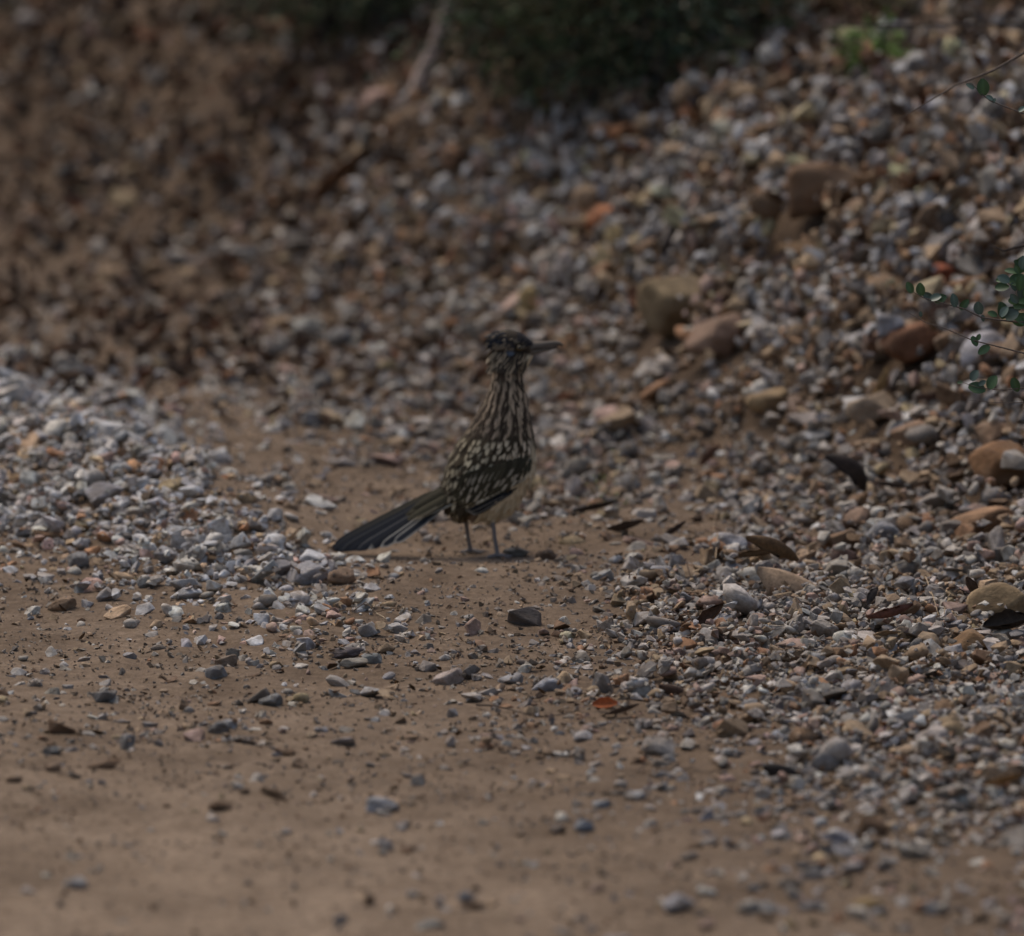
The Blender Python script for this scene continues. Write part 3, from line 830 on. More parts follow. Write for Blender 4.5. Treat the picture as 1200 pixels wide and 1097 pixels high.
# leaf litter
M_LITTER = attr_material("leaf_litter", .85, .15, 150, .5)
def litter(name, count, region, cols, sizes, label, dens, tilt=.45):
    bag = Bag(); k = 0; rr = random.Random(77 + count)
    variants = [leaf_patch(1, rr.uniform(.45, .7), rr.uniform(.8, 1.8), rr.uniform(.4, 1.4), .2, seg=3, ac=2, thick=.03) for _ in range(12)]
    tries = 0
    while k < count and tries < count * 12:
        tries += 1
        xx = rr.uniform(-1.4, 1.4); yy = rr.uniform(region[0], region[1])
        u, v, d = project(xx, yy, float(H(xx, yy, False)))
        if not (-250 < u < 1450 and -70 < v < 1150): continue
        if rr.random() > dens(u, v): continue
        ii, jj = int((xx - RX0) / CELL), int((yy - RY0) / CELL)
        if not (0 <= ii < NX and 0 <= jj < NY): continue
        if abs(xx) < .12 and abs(yy) < .09: continue
        z = HM[ii, jj]
        L = rr.uniform(*sizes) * .001
        V, F, C = variants[k % 12]
        M = Euler((rr.gauss(0, tilt), rr.gauss(0, tilt * .8), rr.uniform(0, 6.3))).to_matrix()
        Mn = np.array(M)
        V = (V * L) @ Mn.T + np.array([xx, yy, z + L * .1])
        c = np.array(rr.choice(cols)) * rr.uniform(.6, 1.35)
        bag.add(V, F, c[None] * C[:, None]); k += 1
    o = link(name, bag.mesh(name, M_LITTER)); tag(o, label, "leaf litter", kind="stuff")
BR = [(.22, .105, .06), (.17, .095, .055), (.20, .13, .08), (.13, .085, .06), (.24, .16, .10), (.11, .075, .055), (.20, .16, .13)]
litter("leaf_litter", 5200, (1.5, 7.0), BR, (22, 55), "brown dead leaf litter covering the far bank",
       lambda u, v: float(np.clip((230 - v) / 200, 0, 1) * (1 if u < 560 else .5) + (.6 if 150 < v < 300 and u < 480 else (.35 if 300 <= v < 460 and u < 560 else .12))))
litter("leaf_fragments", 260, (-4, 2.2), [(.17, .11, .065), (.13, .085, .05), (.22, .15, .09), (.12, .08, .055)], (7, 17), "crumbs of dead leaves scattered over dirt and gravel",
       lambda u, v: .9 if (v > 560 and v < 1000) else .3, .14)

# ------------------------------------------------------------------ twigs and sticks on the ground
M_TWIG = attr_material("twig_bark", .85, .15, 300, .5)
def gz(p):
    ii, jj = int((p[0] - RX0) / CELL), int((p[1] - RY0) / CELL)
    if 0 <= ii < NX and 0 <= jj < NY: return HM[ii, jj]
    return float(H(p[0], p[1]))
def ground_twig(a, b, rad_mm, col, label, wob=.012):
    A, B = ground_at(*a), ground_at(*b); pts = []
    for i in range(9):
        t = i / 8; p = A.lerp(B, t)
        p.x += random.gauss(0, wob * .3); p.y += random.gauss(0, wob)
        p.z = gz(p) + rad_mm * .001 + .003
        pts.append(p)
    base = pts[0].copy()
    pts = [p - base for p in pts]
    V, F, C = tube(pts, [rad_mm * .001 * (1 - .5 * i / 8) for i in range(9)], col, 6)
    o = link("twig", make_mesh("twig", V, F, M_TWIG, C), loc=base); tag(o, label, "twig")
ground_twig((560, 835), (690, 842), 1.5, (.10, .075, .055), "thin dark twig lying level on the dirt in front of the bird")
ground_twig((585, 600), (470, 700), 0, (.1, .1, .1), "x") if False else None
ground_twig((425, 700), (450, 730), 1.0, (.42, .33, .22), "short straw coloured stalk beside the upright grey pebble")
ground_twig((1080, 690), (1105, 745), 1.2, (.33, .24, .15), "dry pale stalk behind the angular brown rock")
ground_twig((875, 712), (960, 724), 1.4, (.15, .10, .07), "thin brown twig lying in front of the curled tan leaf")
ground_twig((780, 655), (815, 690), 1.6, (.07, .045, .03), "short dark twig slanting at the near edge of the right gravel")
ground_twig((380, 720), (480, 722), 1.2, (.16, .11, .07), "fine brown twig among the stone row below the tail")
ground_twig((1060, 905), (1140, 918), 1.3, (.12, .085, .06), "fine dark twig in the lower right gravel")
ground_twig((835, 670), (838, 600), 1.0, (.3, .22, .14), "pale upright straw at the foot of the right bank")
ground_twig((1010, 155 + 400), (1180, 590), 1.3, (.14, .09, .06), "long thin twig lying across stones left of the square brown block")
ground_twig((750, 905), (850, 912), 1.2, (.08, .06, .045), "thin blackish twig left of the black curled leaf")
ground_twig((40, 905), (90, 915), 1.2, (.10, .075, .055), "short dark twig near the left edge of the foreground dirt")

# ------------------------------------------------------------------ brush along the top of the bank
M_BRUSH = attr_material("brush_foliage", .7, .2, 30, .5)
M_BARK = attr_material("brush_bark", .9, .1, 90, .6)
def shrub(u, v, rw, hgt, nleaf, cols, label, cat='shrub', seed=1, stems=7, leafL=(.016, .034), name='shrub', low=0.02, bark=(.09, .075, .06), lean=0., spread=(.03, .075)):
    rr = random.Random(seed)
    gp = ground_at(u, v)
    gp.z = float(H(gp.x, gp.y))
    root = empty(name, gp); tag(root, label, cat)
    bag = Bag(); tips = []
    for s in range(stems):
        a = rr.uniform(0, 6.28); rad_ = rr.uniform(.2, 1) * rw
        top = Vector((math.cos(a) * rad_ + lean, math.sin(a) * rad_ * .8, hgt * rr.uniform(.6, 1)))
        mid = top * .5 + Vector((rr.gauss(0, .02), rr.gauss(0, .02), 0))
        mid.x *= .6; mid.y *= .6
        pts = [Vector((rr.gauss(0, .01), rr.gauss(0, .01), -.02)), mid * .5 + Vector((rr.gauss(0, .01), 0, 0)), mid, (mid + top) / 2 + Vector((rr.gauss(0, .02), rr.gauss(0, .02), 0)), top]
        r0 = rr.uniform(.005, .009) * min(1, hgt / .4)
        V, F, C = tube(pts, [r0, r0 * .8, r0 * .6, r0 * .4, r0 * .15], bark, 6); bag.add(V, F, C)
        for q in range(7):
            t = rr.uniform(.2, 1); p = mid.lerp(top, (t - .5) * 2) if t > .5 else pts[0].lerp(mid, t * 2)
            e = p + Vector((rr.gauss(0, rw * .5), rr.gauss(0, rw * .5), rr.gauss(-.02, .06)))
            if e.z < low: e.z = low + rr.uniform(0, .05)
            V, F, C = tube([p, p.lerp(e, .5) + Vector((0, 0, .01)), e], [r0 * .4, r0 * .3, r0 * .12], bark, 4); bag.add(V, F, C)
            tips.append((p, e))
    link("branches", bag.mesh("branches", M_BARK), root)
    bag = Bag()
    ncl = max(10, nleaf // 45)
    for c in range(ncl):
        p, e = rr.choice(tips); q = p.lerp(e, rr.uniform(.4, 1.1))
        cr = rr.uniform(*spread); base = np.array(rr.choice(cols)) * rr.uniform(.6, 1.4)
        dirv = (e - p).normalized()
        for k in range(nleaf // ncl):
            o_ = Vector((rr.gauss(0, cr), rr.gauss(0, cr), rr.gauss(0, cr * .7)))
            pos = q + o_
            if pos.z < low * .3: pos.z = low * .3 + abs(rr.gauss(0, .01))
            dl = (dirv * .6 + o_.normalized() + Vector((0, 0, -.2))).normalized()
            L = rr.uniform(*leafL); W = L * rr.uniform(.22, .4)
            sd_ = dl.cross(Vector((rr.gauss(0, 1), rr.gauss(0, 1), rr.gauss(0, 1)))).normalized() * W / 2
            up_ = dl.cross(sd_).normalized() * L * .12
            V = [pos, pos + dl * L * .5 + sd_ + up_, pos + dl * L, pos + dl * L * .5 - sd_ + up_]
            bag.add([tuple(a) for a in V], [(0, 1, 2, 3)], base * rr.uniform(.75, 1.25))
    fo = link("foliage", bag.mesh("foliage", M_BRUSH, smooth=False), root); tag(fo, kind="stuff")
    return root
DG = [(.07, .10, .05), (.09, .12, .05), (.05, .07, .045), (.13, .13, .065), (.12, .09, .05)]
BG = "dark evergreen shrubs along the crest of the bank"
for (args, lb, sd_) in (
    ((300, -18, .17, .60, 3000), "leftmost dark green shrub at the crest of the bank", 1),
    ((385, 50, .18, .55, 4000), "dark green shrub left of the grey stem at the crest", 2),
    ((440, 38, .10, .5, 1500), "small dark shrub close behind the leaning grey stem", 8),
    ((622, 112, .17, .60, 4800), "dark shrub right of the grey stem, over the middle of the bank", 3),
    ((700, 130, .17, .6, 4800), "densest blackish green shrub, its leaves lowest over the stones", 4),
    ((775, 100, .17, .55, 4200), "dark green shrub above the whitish stone", 5),
    ((850, 38, .17, .5, 3200), "rightmost dark green shrub thinning toward the open bank", 6)):
    s = shrub(*args, DG, lb, seed=sd_, stems=9)
    s["group"] = BG
# leaning grey stem among the shrubs
gp = ground_at(484, 118)
V, F, C = tube([(0, 0, -.02), (.02, 0, .05), (.05, .01, .11), (.075, .0, .2), (.13, -.01, .34)], [.022, .019, .017, .016, .013], (.34, .27, .23), 9)
o = link("woody_stem", make_mesh("woody_stem", V, F, M_BARK, C), loc=gp); tag(o, "thick grey stem leaning right between the dark shrubs", "stem")
# small fresh green sprig and its yellow flowers, upper right
s = shrub(1028, 86, .035, .075, 420, [(.15, .23, .055), (.11, .17, .045)], "small bright green sprig on the upper right bank", 'plant', seed=21, stems=4, leafL=(.014, .03), name='green_sprig', spread=(.014, .028))
s = shrub(1052, 30, .02, .09, 60, [(.10, .12, .04), (.45, .34, .03)], "thin plant with tiny yellow flowers behind the green sprig", 'plant', seed=22, stems=3, leafL=(.008, .016), name='flowering_plant', spread=(.008, .02))
s = shrub(1190, 10, .05, .3, 600, [(.06, .08, .035), (.1, .11, .05)], "thin dull green shrub at the top right corner", 'shrub', seed=23, stems=5)
s = shrub(708, 598, .012, .014, 60, [(.12, .15, .05), (.16, .16, .07)], "tiny green weed on the dirt right of the bird's legs", 'weed', seed=24, stems=3, leafL=(.006, .013), name='small_weed', low=.001, spread=(.004, .01))
s = shrub(200, -4, .04, .1, 110, [(.35, .27, .03), (.12, .12, .03)], "small plant with yellow blossom at the top left of the brush", 'plant', seed=25, stems=3, leafL=(.012, .025), name='blossoming_plant')

# dry grass beyond the crest
M_GRASS = attr_material("dry_grass", .85, .15, 40, .4)
bag = Bag(); rr = random.Random(9)
k = 0
while k < 8000:
    uu_ = rr.uniform(560, 1500); vv_ = rr.uniform(-90, 75)
    xx = rr.uniform(-.3, 1.5); yy = rr.uniform(3.2, 7.2)
    u, v, d = project(xx, yy, float(H(xx, yy, False)))
    if not (540 < u < 1420 and -160 < v < 95) or rr.random() > (1 if v < 40 else .35): 
        continue
    cx, cy = xx, yy; z = float(H(xx, yy))
    L = rr.uniform(.04, .13); a = rr.uniform(0, 6.28); ln = rr.uniform(.1, .9)
    dx, dy = math.cos(a) * ln * L, math.sin(a) * ln * L
    w = rr.uniform(.001, .0022); px, py = -math.sin(a) * w, math.cos(a) * w
    V = []
    for t in (0, .5, 1):
        b = t * t; ww = 1 - t * .8
        V += [(cx + dx * b - px * ww, cy + dy * b - py * ww, z + L * t * (1 - .35 * t * ln)), (cx + dx * b + px * ww, cy + dy * b + py * ww, z + L * t * (1 - .35 * t * ln) + .0004)]
    c = np.array(rr.choice([(.26, .19, .10), (.20, .15, .08), (.33, .25, .13), (.15, .12, .06)])) * rr.uniform(.7, 1.2)
    bag.add(V, [(0, 1, 3, 2), (2, 3, 5, 4)], c); k += 1
o = link("dry_grass", bag.mesh("dry_grass", M_GRASS)); tag(o, "dry tan grass beyond the crest of the bank", "grass", kind="stuff")

# ------------------------------------------------------------------ leafy shrub whose twigs reach in from the right
M_GREEN = attr_material("green_leaf", .45, .4, 60, .25)
YB = -.75
def bp(u, v, dy=0): return at_y(u, v, YB + dy)
sx, sy = 1.02, YB + .05
rl = random.Random(3)
root = empty("leafy_shrub", (sx, sy, float(H(sx, sy))))
tag(root, "small leaved green shrub reaching thin twigs in from the right edge", "shrub")
rp0 = Vector(root.location)
BRK = (.13, .10, .08)
def branch(pts, r0, name="branch"):
    V, F, C = tube([p - rp0 for p in pts], [r0 * (1 - .75 * i / (len(pts) - 1)) for i in range(len(pts))], BRK, 6)
    return link(name, make_mesh("branch", V, F, M_TWIG, C), root)
def green_leaf(par, u, v, size, ang, dy=0, face=.0, dark=1.0, hue=0):
    """ang: direction the leaf points in the picture plane, degrees"""
    p = bp(u, v, dy) - rp0
    L = size * 1.1 * 13.3 / FPX; W = L * rl.uniform(.6, .85)
    V = []; C = []
    for i in range(7):
        t = i / 6; w = W / 2 * math.sin(math.pi * (t * .9 + .07)) ** .65
        for j in range(5):
            s = (j / 4 - .5) * 2
            V.append(((t - .5) * L, s * w, abs(s) ** 1.5 * w * .25 - .12 * L * (t - .5) ** 2))
            C.append(1.0 if j != 2 else 1.35)
    V = np.array(V); C = np.array(C); n0 = len(V); F = grid_faces(7, 5)
    V = np.vstack([V, V + np.array([0, 0, -.0004])]); F = np.vstack([F, F[:, ::-1] + n0]); C = np.concatenate([C, C * 1.3])
    col = np.array([.055, .10, .032]) if not hue else np.array([.075, .105, .075])
    me = make_mesh("leaf", V, F, M_GREEN, col[None] * C[:, None] * dark)
    o = link("leaf", me, par)
    # blade normal leans towards the camera and the sky by differing amounts
    d = Vector((math.cos(math.radians(ang)), 0, math.sin(math.radians(ang))))
    nrm = Vector((random.gauss(0, .25), -math.cos(face), math.sin(face))).normalized()
    yv = nrm.cross(d).normalized(); nrm = d.cross(yv).normalized()
    M = Matrix((d, yv, nrm)).transposed()
    o.matrix_local = Matrix.Translation(p) @ M.to_4x4()
    return o
trunk_pts = [rp0 + Vector((0, 0, -.02)), rp0 + Vector((-.01, 0, .2)), bp(1275, 520), bp(1262, 420), bp(1250, 330), bp(1235, 200), bp(1225, 90)]
stem = branch(trunk_pts, .008, "stem")
# twig A: row of round leaves
A = branch([bp(1255, 395), bp(1225, 384), bp(1200, 378), bp(1170, 375), bp(1150, 372), bp(1130, 362), bp(1100, 354), bp(1082, 349), bp(1066, 340)], .0020)
for (u, v, s, a, f, h) in ((1066, 337, 13, 115, .3, 0), (1079, 339, 14, 100, .2, 0), (1087, 347, 12, 150, .6, 1), (1096, 349, 13, 200, .7, 1), (1102, 350, 14, 20, .4, 0), (1118, 352, 15, 100, .1, 1),
                  (1130, 357, 14, 50, .2, 0), (1147, 361, 14, 100, .2, 1), (1163, 368, 11, 160, .8, 0), (1175, 364, 18, 100, .1, 0), (1186, 369, 16, 30, .5, 1), (1197, 356, 18, 20, .4, 0),
                  (1199, 374, 16, -20, .4, 0), (1152, 373, 7, -80, .4, 1)):
    green_leaf(A, u, v, s, a, random.uniform(-.01, .01), f, random.uniform(.8, 1.2), h)
# cluster at the right edge
B = branch([bp(1255, 385), bp(1225, 362), bp(1200, 345), bp(1185, 335), bp(1172, 322)], .0018)
for (u, v, s, a, f, h) in ((1176, 327, 14, 160, .5, 1), (1185, 318, 14, 170, .9, 0), (1192, 316, 9, 120, .4, 0), (1197, 310, 18, 70, .2, 0), (1193, 328, 20, 10, .4, 0), (1196, 342, 14, 90, .2, 1),
                  (1199, 352, 14, 0, .5, 0), (1188, 336, 10, 120, .6, 1), (1172, 328, 9, 190, .6, 0)):
    green_leaf(B, u, v, s, a, random.uniform(-.015, .015), f, random.uniform(.8, 1.2), h)
for q in range(14):
    green_leaf(B, rl.uniform(1174, 1206), rl.uniform(306, 380), rl.uniform(8, 20), rl.uniform(0, 360), rl.uniform(-.03, .03), rl.uniform(0, 1), rl.uniform(.6, 1.3), rl.random() < .35)
# twig C
Cb = branch([bp(1262, 430), bp(1230, 421), bp(1200, 414), bp(1165, 405), bp(1140, 399), bp(1110, 386), bp(1085, 378), bp(1065, 367)], .0016)
for (u, v, s, a, f, h) in ((1142, 400, 12, -60, .4, 0), (1147, 395, 7, 70, .4, 0), (1153, 410, 15, 215, .6, 0), (1079, 368, 6, 95, .3, 1)):
    green_leaf(Cb, u, v, s, a, 0, f, random.uniform(.8, 1.1), h)
# twig D
Dd = branch([bp(1265, 462), bp(1230, 456), bp(1200, 455), bp(1170, 457), bp(1145, 454), bp(1122, 446)], .0014)
for (u, v, s, a, f, h) in ((1125, 448, 6, 190, .5, 0), (1142, 440, 13, 60, .5, 1), (1145, 455, 19, -15, .5, 0), (1163, 448, 16, 60, .1, 0), (1190, 451, 16, -70, .1, 0), (1151, 449, 9, 30, .6, 1)):
    green_leaf(Dd, u, v, s, a, 0, f, random.uniform(.75, 1.0), h)
E = branch([bp(1270, 478), bp(1230, 470), bp(1190, 472), bp(1165, 472), bp(1136, 469)], .0011)
# twig F: upper right with a single round leaf
Fb = branch([bp(1235, 150), bp(1215, 140), bp(1196, 132), bp(1175, 124), bp(1160, 118), bp(1148, 108), bp(1140, 99), bp(1128, 96)], .0015)
for (u, v, s, a, f, h) in ((1152, 102, 18, 95, .1, 0), (1137, 101, 10, 150, .9, 1), (1160, 115, 9, -30, .9, 1), (1198, 128, 10, 30, .8, 1), (1165, 118, 6, 60, .6, 1)):
    green_leaf(Fb, u, v, s, a, 0, f, 1.0, h)
G = branch([bp(1235, 40, .5), bp(1200, 62, .5), bp(1165, 82, .5), bp(1120, 100, .5), bp(1090, 118, .5), bp(1052, 141, .5)], .0026)
# long bare stems crossing the top right, rooted off to the side
M_ = [at_y(1330, 60, 1.6), at_y(1260, 34, 1.6), at_y(1190, 28, 1.6), at_y(1100, 29, 1.6), at_y(1000, 30, 1.6), at_y(935, 27, 1.6)]
rb_ = Vector((M_[0].x + .1, 1.6, float(H(M_[0].x + .1, 1.6))))
pts = [rb_ + Vector((0, 0, -.02)), rb_ + Vector((.0, 0, .1)), M_[0]] + M_[1:]
V, F, C = tube([p - rb_ for p in pts], [.007, .006, .005, .0035, .003, .0026, .002, .0012], (.05, .04, .032), 7)
o = link("bare_branch", make_mesh("bare_branch", V, F, M_TWIG, C), loc=rb_); tag(o, "long dark bare branch stretching level across the top right corner", "branch")
pts = [at_y(1255, 275, -.2), at_y(1215, 285, -.2), at_y(1190, 290, -.2), at_y(1176, 294, -.2), at_y(1160, 287, -.2)]
gb2 = Vector((pts[0].x + .03, -.2, float(H(pts[0].x + .03, -.2)) - .02))
pts = [gb2, gb2.lerp(pts[0], .6)] + pts
V, F, C = tube([p - gb2 for p in pts], [.004, .0035, .003, .0025, .002, .0016, .0008], (.045, .035, .03), 6)
o = link("bare_twig", make_mesh("bare_twig", V, F, M_TWIG, C), loc=gb2); tag(o, "bare dark twig poking in from the right edge above the small green leaves", "twig")

# ================================================================== the roadrunner
KB = 14.14 / FPX
def B3(u, v, yo=0.0): return Vector(((u - 570) * KB, yo * KB, (652 - v) * KB))
bx0 = CAMX + (570 - 600) * KB
bird = empty("roadrunner", (bx0, 0, 0.0))
tag(bird, "streaked brown roadrunner standing upright on the track with its long tail lowered", "bird")

rows = [ # v, left, right, half depth
 (608, 545, 583, 10), (603, 535, 594, 20), (596, 526, 604, 27), (585, 520, 612, 33), (570, 519, 619, 37), (555, 521, 624.5, 39.5), (540, 526, 627.5, 40), (525, 533, 627, 38),
 (510, 542, 625.5, 35), (495, 552, 623, 31), (480, 561, 620, 26.5), (465, 569, 617, 21.5), (450, 574.5, 614.5, 18), (438, 577.5, 613, 15.5), (428, 579, 613.5, 14.5), (418, 579, 617, 14.5)]
rv = np.array([q[0] for q in rows][::-1], float); rl = np.array([q[1] for q in rows][::-1], float)
rr_ = np.array([q[2] for q in rows][::-1], float); rdp = np.array([q[3] for q in rows][::-1], float)
def surf(v, th):
    """torso surface point: th=0 front (breast), pi/2 near side (towards camera), pi back"""
    l = np.interp(v, rv, rl); r2 = np.interp(v, rv, rr_); dp = np.interp(v, rv, rdp)
    c = (l + r2) / 2; a = (r2 - l) / 2
    ct, st = math.cos(th), math.sin(th)
    e = .92
    return B3(c + a * math.copysign(abs(ct) ** e, ct), v, -dp * math.copysign(abs(st) ** e, st))
def surfn(v, th):
    p = surf(v, th); a = surf(v, th + .02) - p; b = surf(v - 1.0, th) - p
    n = a.cross(b)
    if n.length < 1e-12: return Vector((0, 0, 1))
    n.normalize()
    c = B3((np.interp(v, rv, rl) + np.interp(v, rv, rr_)) / 2, v)
    if n.dot(p - c) < 0: n = -n
    return n

# --- body: one continuous surface grown from lofted masses
bm = bmesh.new()
def loft(rings):
    vs = [[bm.verts.new(p) for p in r] for r in rings]
    n = len(vs[0])
    for a, b in zip(vs[:-1], vs[1:]):
        for k in range(n): bm.faces.new((a[k], a[(k + 1) % n], b[(k + 1) % n], b[k]))
    bm.faces.new(vs[0][::-1]); bm.faces.new(vs[-1])
vsamp = np.concatenate([np.arange(608, 416, -4)])
loft([[surf(v, 2 * math.pi * k / 32) for k in range(32)] for v in vsamp])
def limb(pts, rads, seg=12, flat=1.0):
    rings = []
    P = [Vector(p) for p in pts]
    prev = None
    for i, p in enumerate(P):
        t = (P[min(i + 1, len(P) - 1)] - P[max(i - 1, 0)]).normalized()
        a = Vector((0, 1, 0)); a = (a - t * a.dot(t))
        if a.length < .1: a = Vector((1, 0, 0)) - t * t.x
        a.normalize(); b = t.cross(a)
        rr2 = rads[i]
        if not isinstance(rr2, tuple): rr2 = (rr2, rr2)
        rings.append([p + a * rr2[0] * KB * math.cos(2 * math.pi * k / seg) + b * rr2[1] * KB * math.sin(2 * math.pi * k / seg) for k in range(seg)])
    loft(rings)
# head: a long low skull; sideways radius first
limb([B3(575, 403), B3(578, 402), B3(585, 401), B3(594, 400), B3(603, 400.5), B3(611, 402.5), B3(618, 405), B3(624, 406.5)],
     [(4, 6), (9, 10.5), (12.5, 14), (14.5, 16), (13.5, 15), (11, 12), (8.5, 9.5), (6, 7)], 20)
limb([B3(596, 434), B3(597, 422), B3(600, 408)], [(15, 18), (14.5, 18), (12, 17)], 20)     # nape and throat
limb([B3(606, 430), B3(613, 422), B3(621, 413)], [(9, 8), (8, 8), (5, 5)], 14)               # chin
# bill, upper and lower
limb([B3(617, 404.5), B3(628, 404), B3(640, 402), B3(650, 400.5), B3(656, 400.5), B3(660, 403.5)], [(6, 6.5), (4.6, 5.2), (3.5, 4.0), (2.6, 3.0), (1.9, 2.3), (1.0, 1.1)], 12)
limb([B3(617, 411.5), B3(630, 410), B3(643, 407), B3(653, 404.5)], [(5, 4.2), (3.8, 3.3), (2.7, 2.4), (1.4, 1.4)], 12)
# rump running into the tail
limb([B3(560, 570), B3(540, 576), B3(524, 581), B3(508, 588), B3(492, 597)], [(28, 26), (22, 19), (16, 13), (11, 8), (6, 4)], 20)
# legs: feathered thigh, bare shank, zygodactyl foot (two toes forward, two back)
def leg(kx, kv, hx_, hv, fx, fv, yo, yf):
    limb([B3(hx_ + 4, hv - 26, yo * .8), B3(hx_ + 2, hv - 12, yo), B3(hx_, hv, yo), B3(kx, kv, yo)], [13, 10.5, 6.0, 3.4], 14)
    limb([B3(kx, kv - 2, yo), B3(kx + (fx - kx) * .25, kv + (fv - kv) * .25, yo), B3(kx + (fx - kx) * .6, kv + (fv - kv) * .6, (yo + yf) / 2), B3(fx, fv - 4, yf), B3(fx, fv - 1, yf)], [3.3, 2.7, 2.5, 2.9, 3.0], 12)
    for (dx, dy, L) in ((13, -8, 1), (15, 5, 1), (-11, -7, .9), (-9, 7, .8)):
        limb([B3(fx, fv - 2.0, yf), B3(fx + dx * .35, fv - 3.2, yf + dy * .35), B3(fx + dx * .7, fv - 1.6, yf + dy * .7), B3(fx + dx, fv - 1.6, yf + dy)], [2.6, 2.2, 2.0, 1.6], 10)
        limb([B3(fx + dx * .95, fv - 1.9, yf + dy * .95), B3(fx + dx * 1.14, fv - 2.4, yf + dy * 1.14), B3(fx + dx * 1.25, fv - .3, yf + dy * 1.25)], [1.4, 1.2, .7], 8)
leg(545, 607, 544, 600, 551, 651, 17, 22)
leg(577, 606, 577, 600, 583, 651, -17, -19)
tmp = bpy.data.meshes.new("tmp"); bmesh.ops.recalc_face_normals(bm, faces=bm.faces); bm.to_mesh(tmp); bm.free()
to = bpy.data.objects.new("tmp", tmp); COL.objects.link(to)
md = to.modifiers.new("r", 'REMESH'); md.mode = 'VOXEL'; md.voxel_size = .0015; md.use_smooth_shade = True
ms = to.modifiers.new("s", 'SMOOTH'); ms.factor = .5; ms.iterations = 3
dg = bpy.context.evaluated_depsgraph_get(); dg.update()
bme = bpy.data.meshes.new_from_object(to.evaluated_get(dg))
bpy.data.objects.remove(to)
nv = len(bme.vertices); co = np.empty(nv * 3, np.float32); bme.vertices.foreach_get("co", co); co = co.reshape(-1, 3)
bu = co[:, 0] / KB + 570; bv = 652 - co[:, 2] / KB; by_ = co[:, 1] / KB
DARK = np.array([.045, .034, .024]); BUFF = np.array([.56, .45, .29]); GREY = np.array([.19, .165, .15]); HORN = np.array([.135, .112, .09])
colr = np.tile(DARK, (nv, 1))
# belly and flank
w_b = sstep(0, 8, bu - np.interp(bv, [495, 520, 545, 570, 588, 602], [632, 620, 611, 592, 574, 548]))[:, None] * (bv > 500)[:, None]
colr = colr * (1 - w_b) + BUFF * w_b
w_b = sstep(585, 596, bv)[:, None] * ((bu > 556))[:, None]; colr = colr * (1 - w_b) + BUFF * .85 * w_b
w_b = ((bv > 598) & (bu > 528) & (bu <= 556))[:, None]; colr = np.where(w_b, np.array([.17, .12, .08]), colr)
# throat
w_b = (sstep(604, 614, bu) * sstep(411, 416, bv) * (1 - sstep(470, 520, bv)))[:, None]; colr = colr * (1 - w_b) + BUFF * w_b
# shanks and feet, bill
w_b = (bv > 609)[:, None]; colr = np.where(w_b, GREY * (1 + .25 * np.sin(bv * 2.2))[:, None], colr)
w_b = sstep(619, 624, bu)[:, None] * (bv < 415)[:, None]; colr = colr * (1 - w_b) + HORN * w_b
w_b = ((bu > 622) & (abs(bv - 407.2 + (bu - 622) * .05) < .8))[:, None]; colr = np.where(w_b, HORN * .3, colr)
# bare skin behind the eye
ds = np.hypot((bu - 597) / 6.5, (bv - 411) / 3.8)
w_b = (1 - sstep(.6, 1.1, ds))[:, None] * (abs(by_) > 6)[:, None]; colr = colr * (1 - w_b) + np.array([.12, .135, .16]) * w_b
# streaks on the skin between feathers
st = (.5 + .5 * np.sin(np.arctan2(by_, bu - 598) * 26 + bv * .05)) * ((bv > 415) & (bv < 520))
colr = colr * (1 - .35 * st[:, None]) + BUFF * (.35 * st[:, None])
a = bme.attributes.new("colour", 'FLOAT_COLOR', 'POINT'); a.data.foreach_set("color", np.hstack([colr, np.ones((nv, 1))]).astype(np.float32).ravel())
M_FEATHER = attr_material("feathers", .8, .12, 500, .35)
bme.materials.clear(); bme.materials.append(M_FEATHER)
bme.polygons.foreach_set("use_smooth", np.ones(len(bme.polygons), bool))
bme.name = "body"
body = link("body", bme, bird)

# --- feathers
def blade(p, d, nrm, L, W, pat, droop=.0, seg=6, lift=.0, tipw=.55, side=None, rolled=.25):
    """p base, d direction, nrm outward; pat(t,s)->colour; returns verts, faces, colours (with a thin underside)"""
    d = d.normalized(); nrm = (nrm - d * nrm.dot(d)).normalized(); sv = d.cross(nrm)
    V = []; C = []
    for i in range(seg + 1):
        t = i / seg
        w = W / 2 * min(1, (t + .12) * 3.2) * (1 - max(0, (t - tipw) / (1 - tipw)) ** 2.2 * .92)
        c = p + d * (t * L) + nrm * (lift * t * L - droop * t * t * L)
        for j in range(5):
            s = (j / 4 - .5) * 2
            V.append(c + sv * (s * w) - nrm * (s * s * w * rolled)); C.append(pat(t, s))
    V = np.array([tuple(q) for q in V]); F = grid_faces(seg + 1, 5)
    return V, F, np.array(C)
rb = random.Random(42)
AX = (B3(528, 588) - B3(598, 440)).normalized()     # along the body, neck to tail
def belly_u(v): return np.interp(v, [495, 520, 545, 570, 588, 602], [630, 618, 607, 590, 572, 548])
def is_belly(u, v): return u > belly_u(v)
plum = Bag()
pts = []
v = 603.0
while v > 418:
    pitch = 5.2 if v > 500 else 4.2
    circ = 2 * math.pi * (np.interp(v, rv, rdp) * .5 + (np.interp(v, rv, rr_) - np.interp(v, rv, rl)) * .25)
    nth = int(circ / (5.6 if v > 490 else 3.6))
    for k in range(nth):
        th = 2 * math.pi * (k + .5 * ((int(v / pitch)) % 2)) / nth + rb.gauss(0, .03)
        pts.append((v + rb.gauss(0, 1.0), th))
    v -= pitch
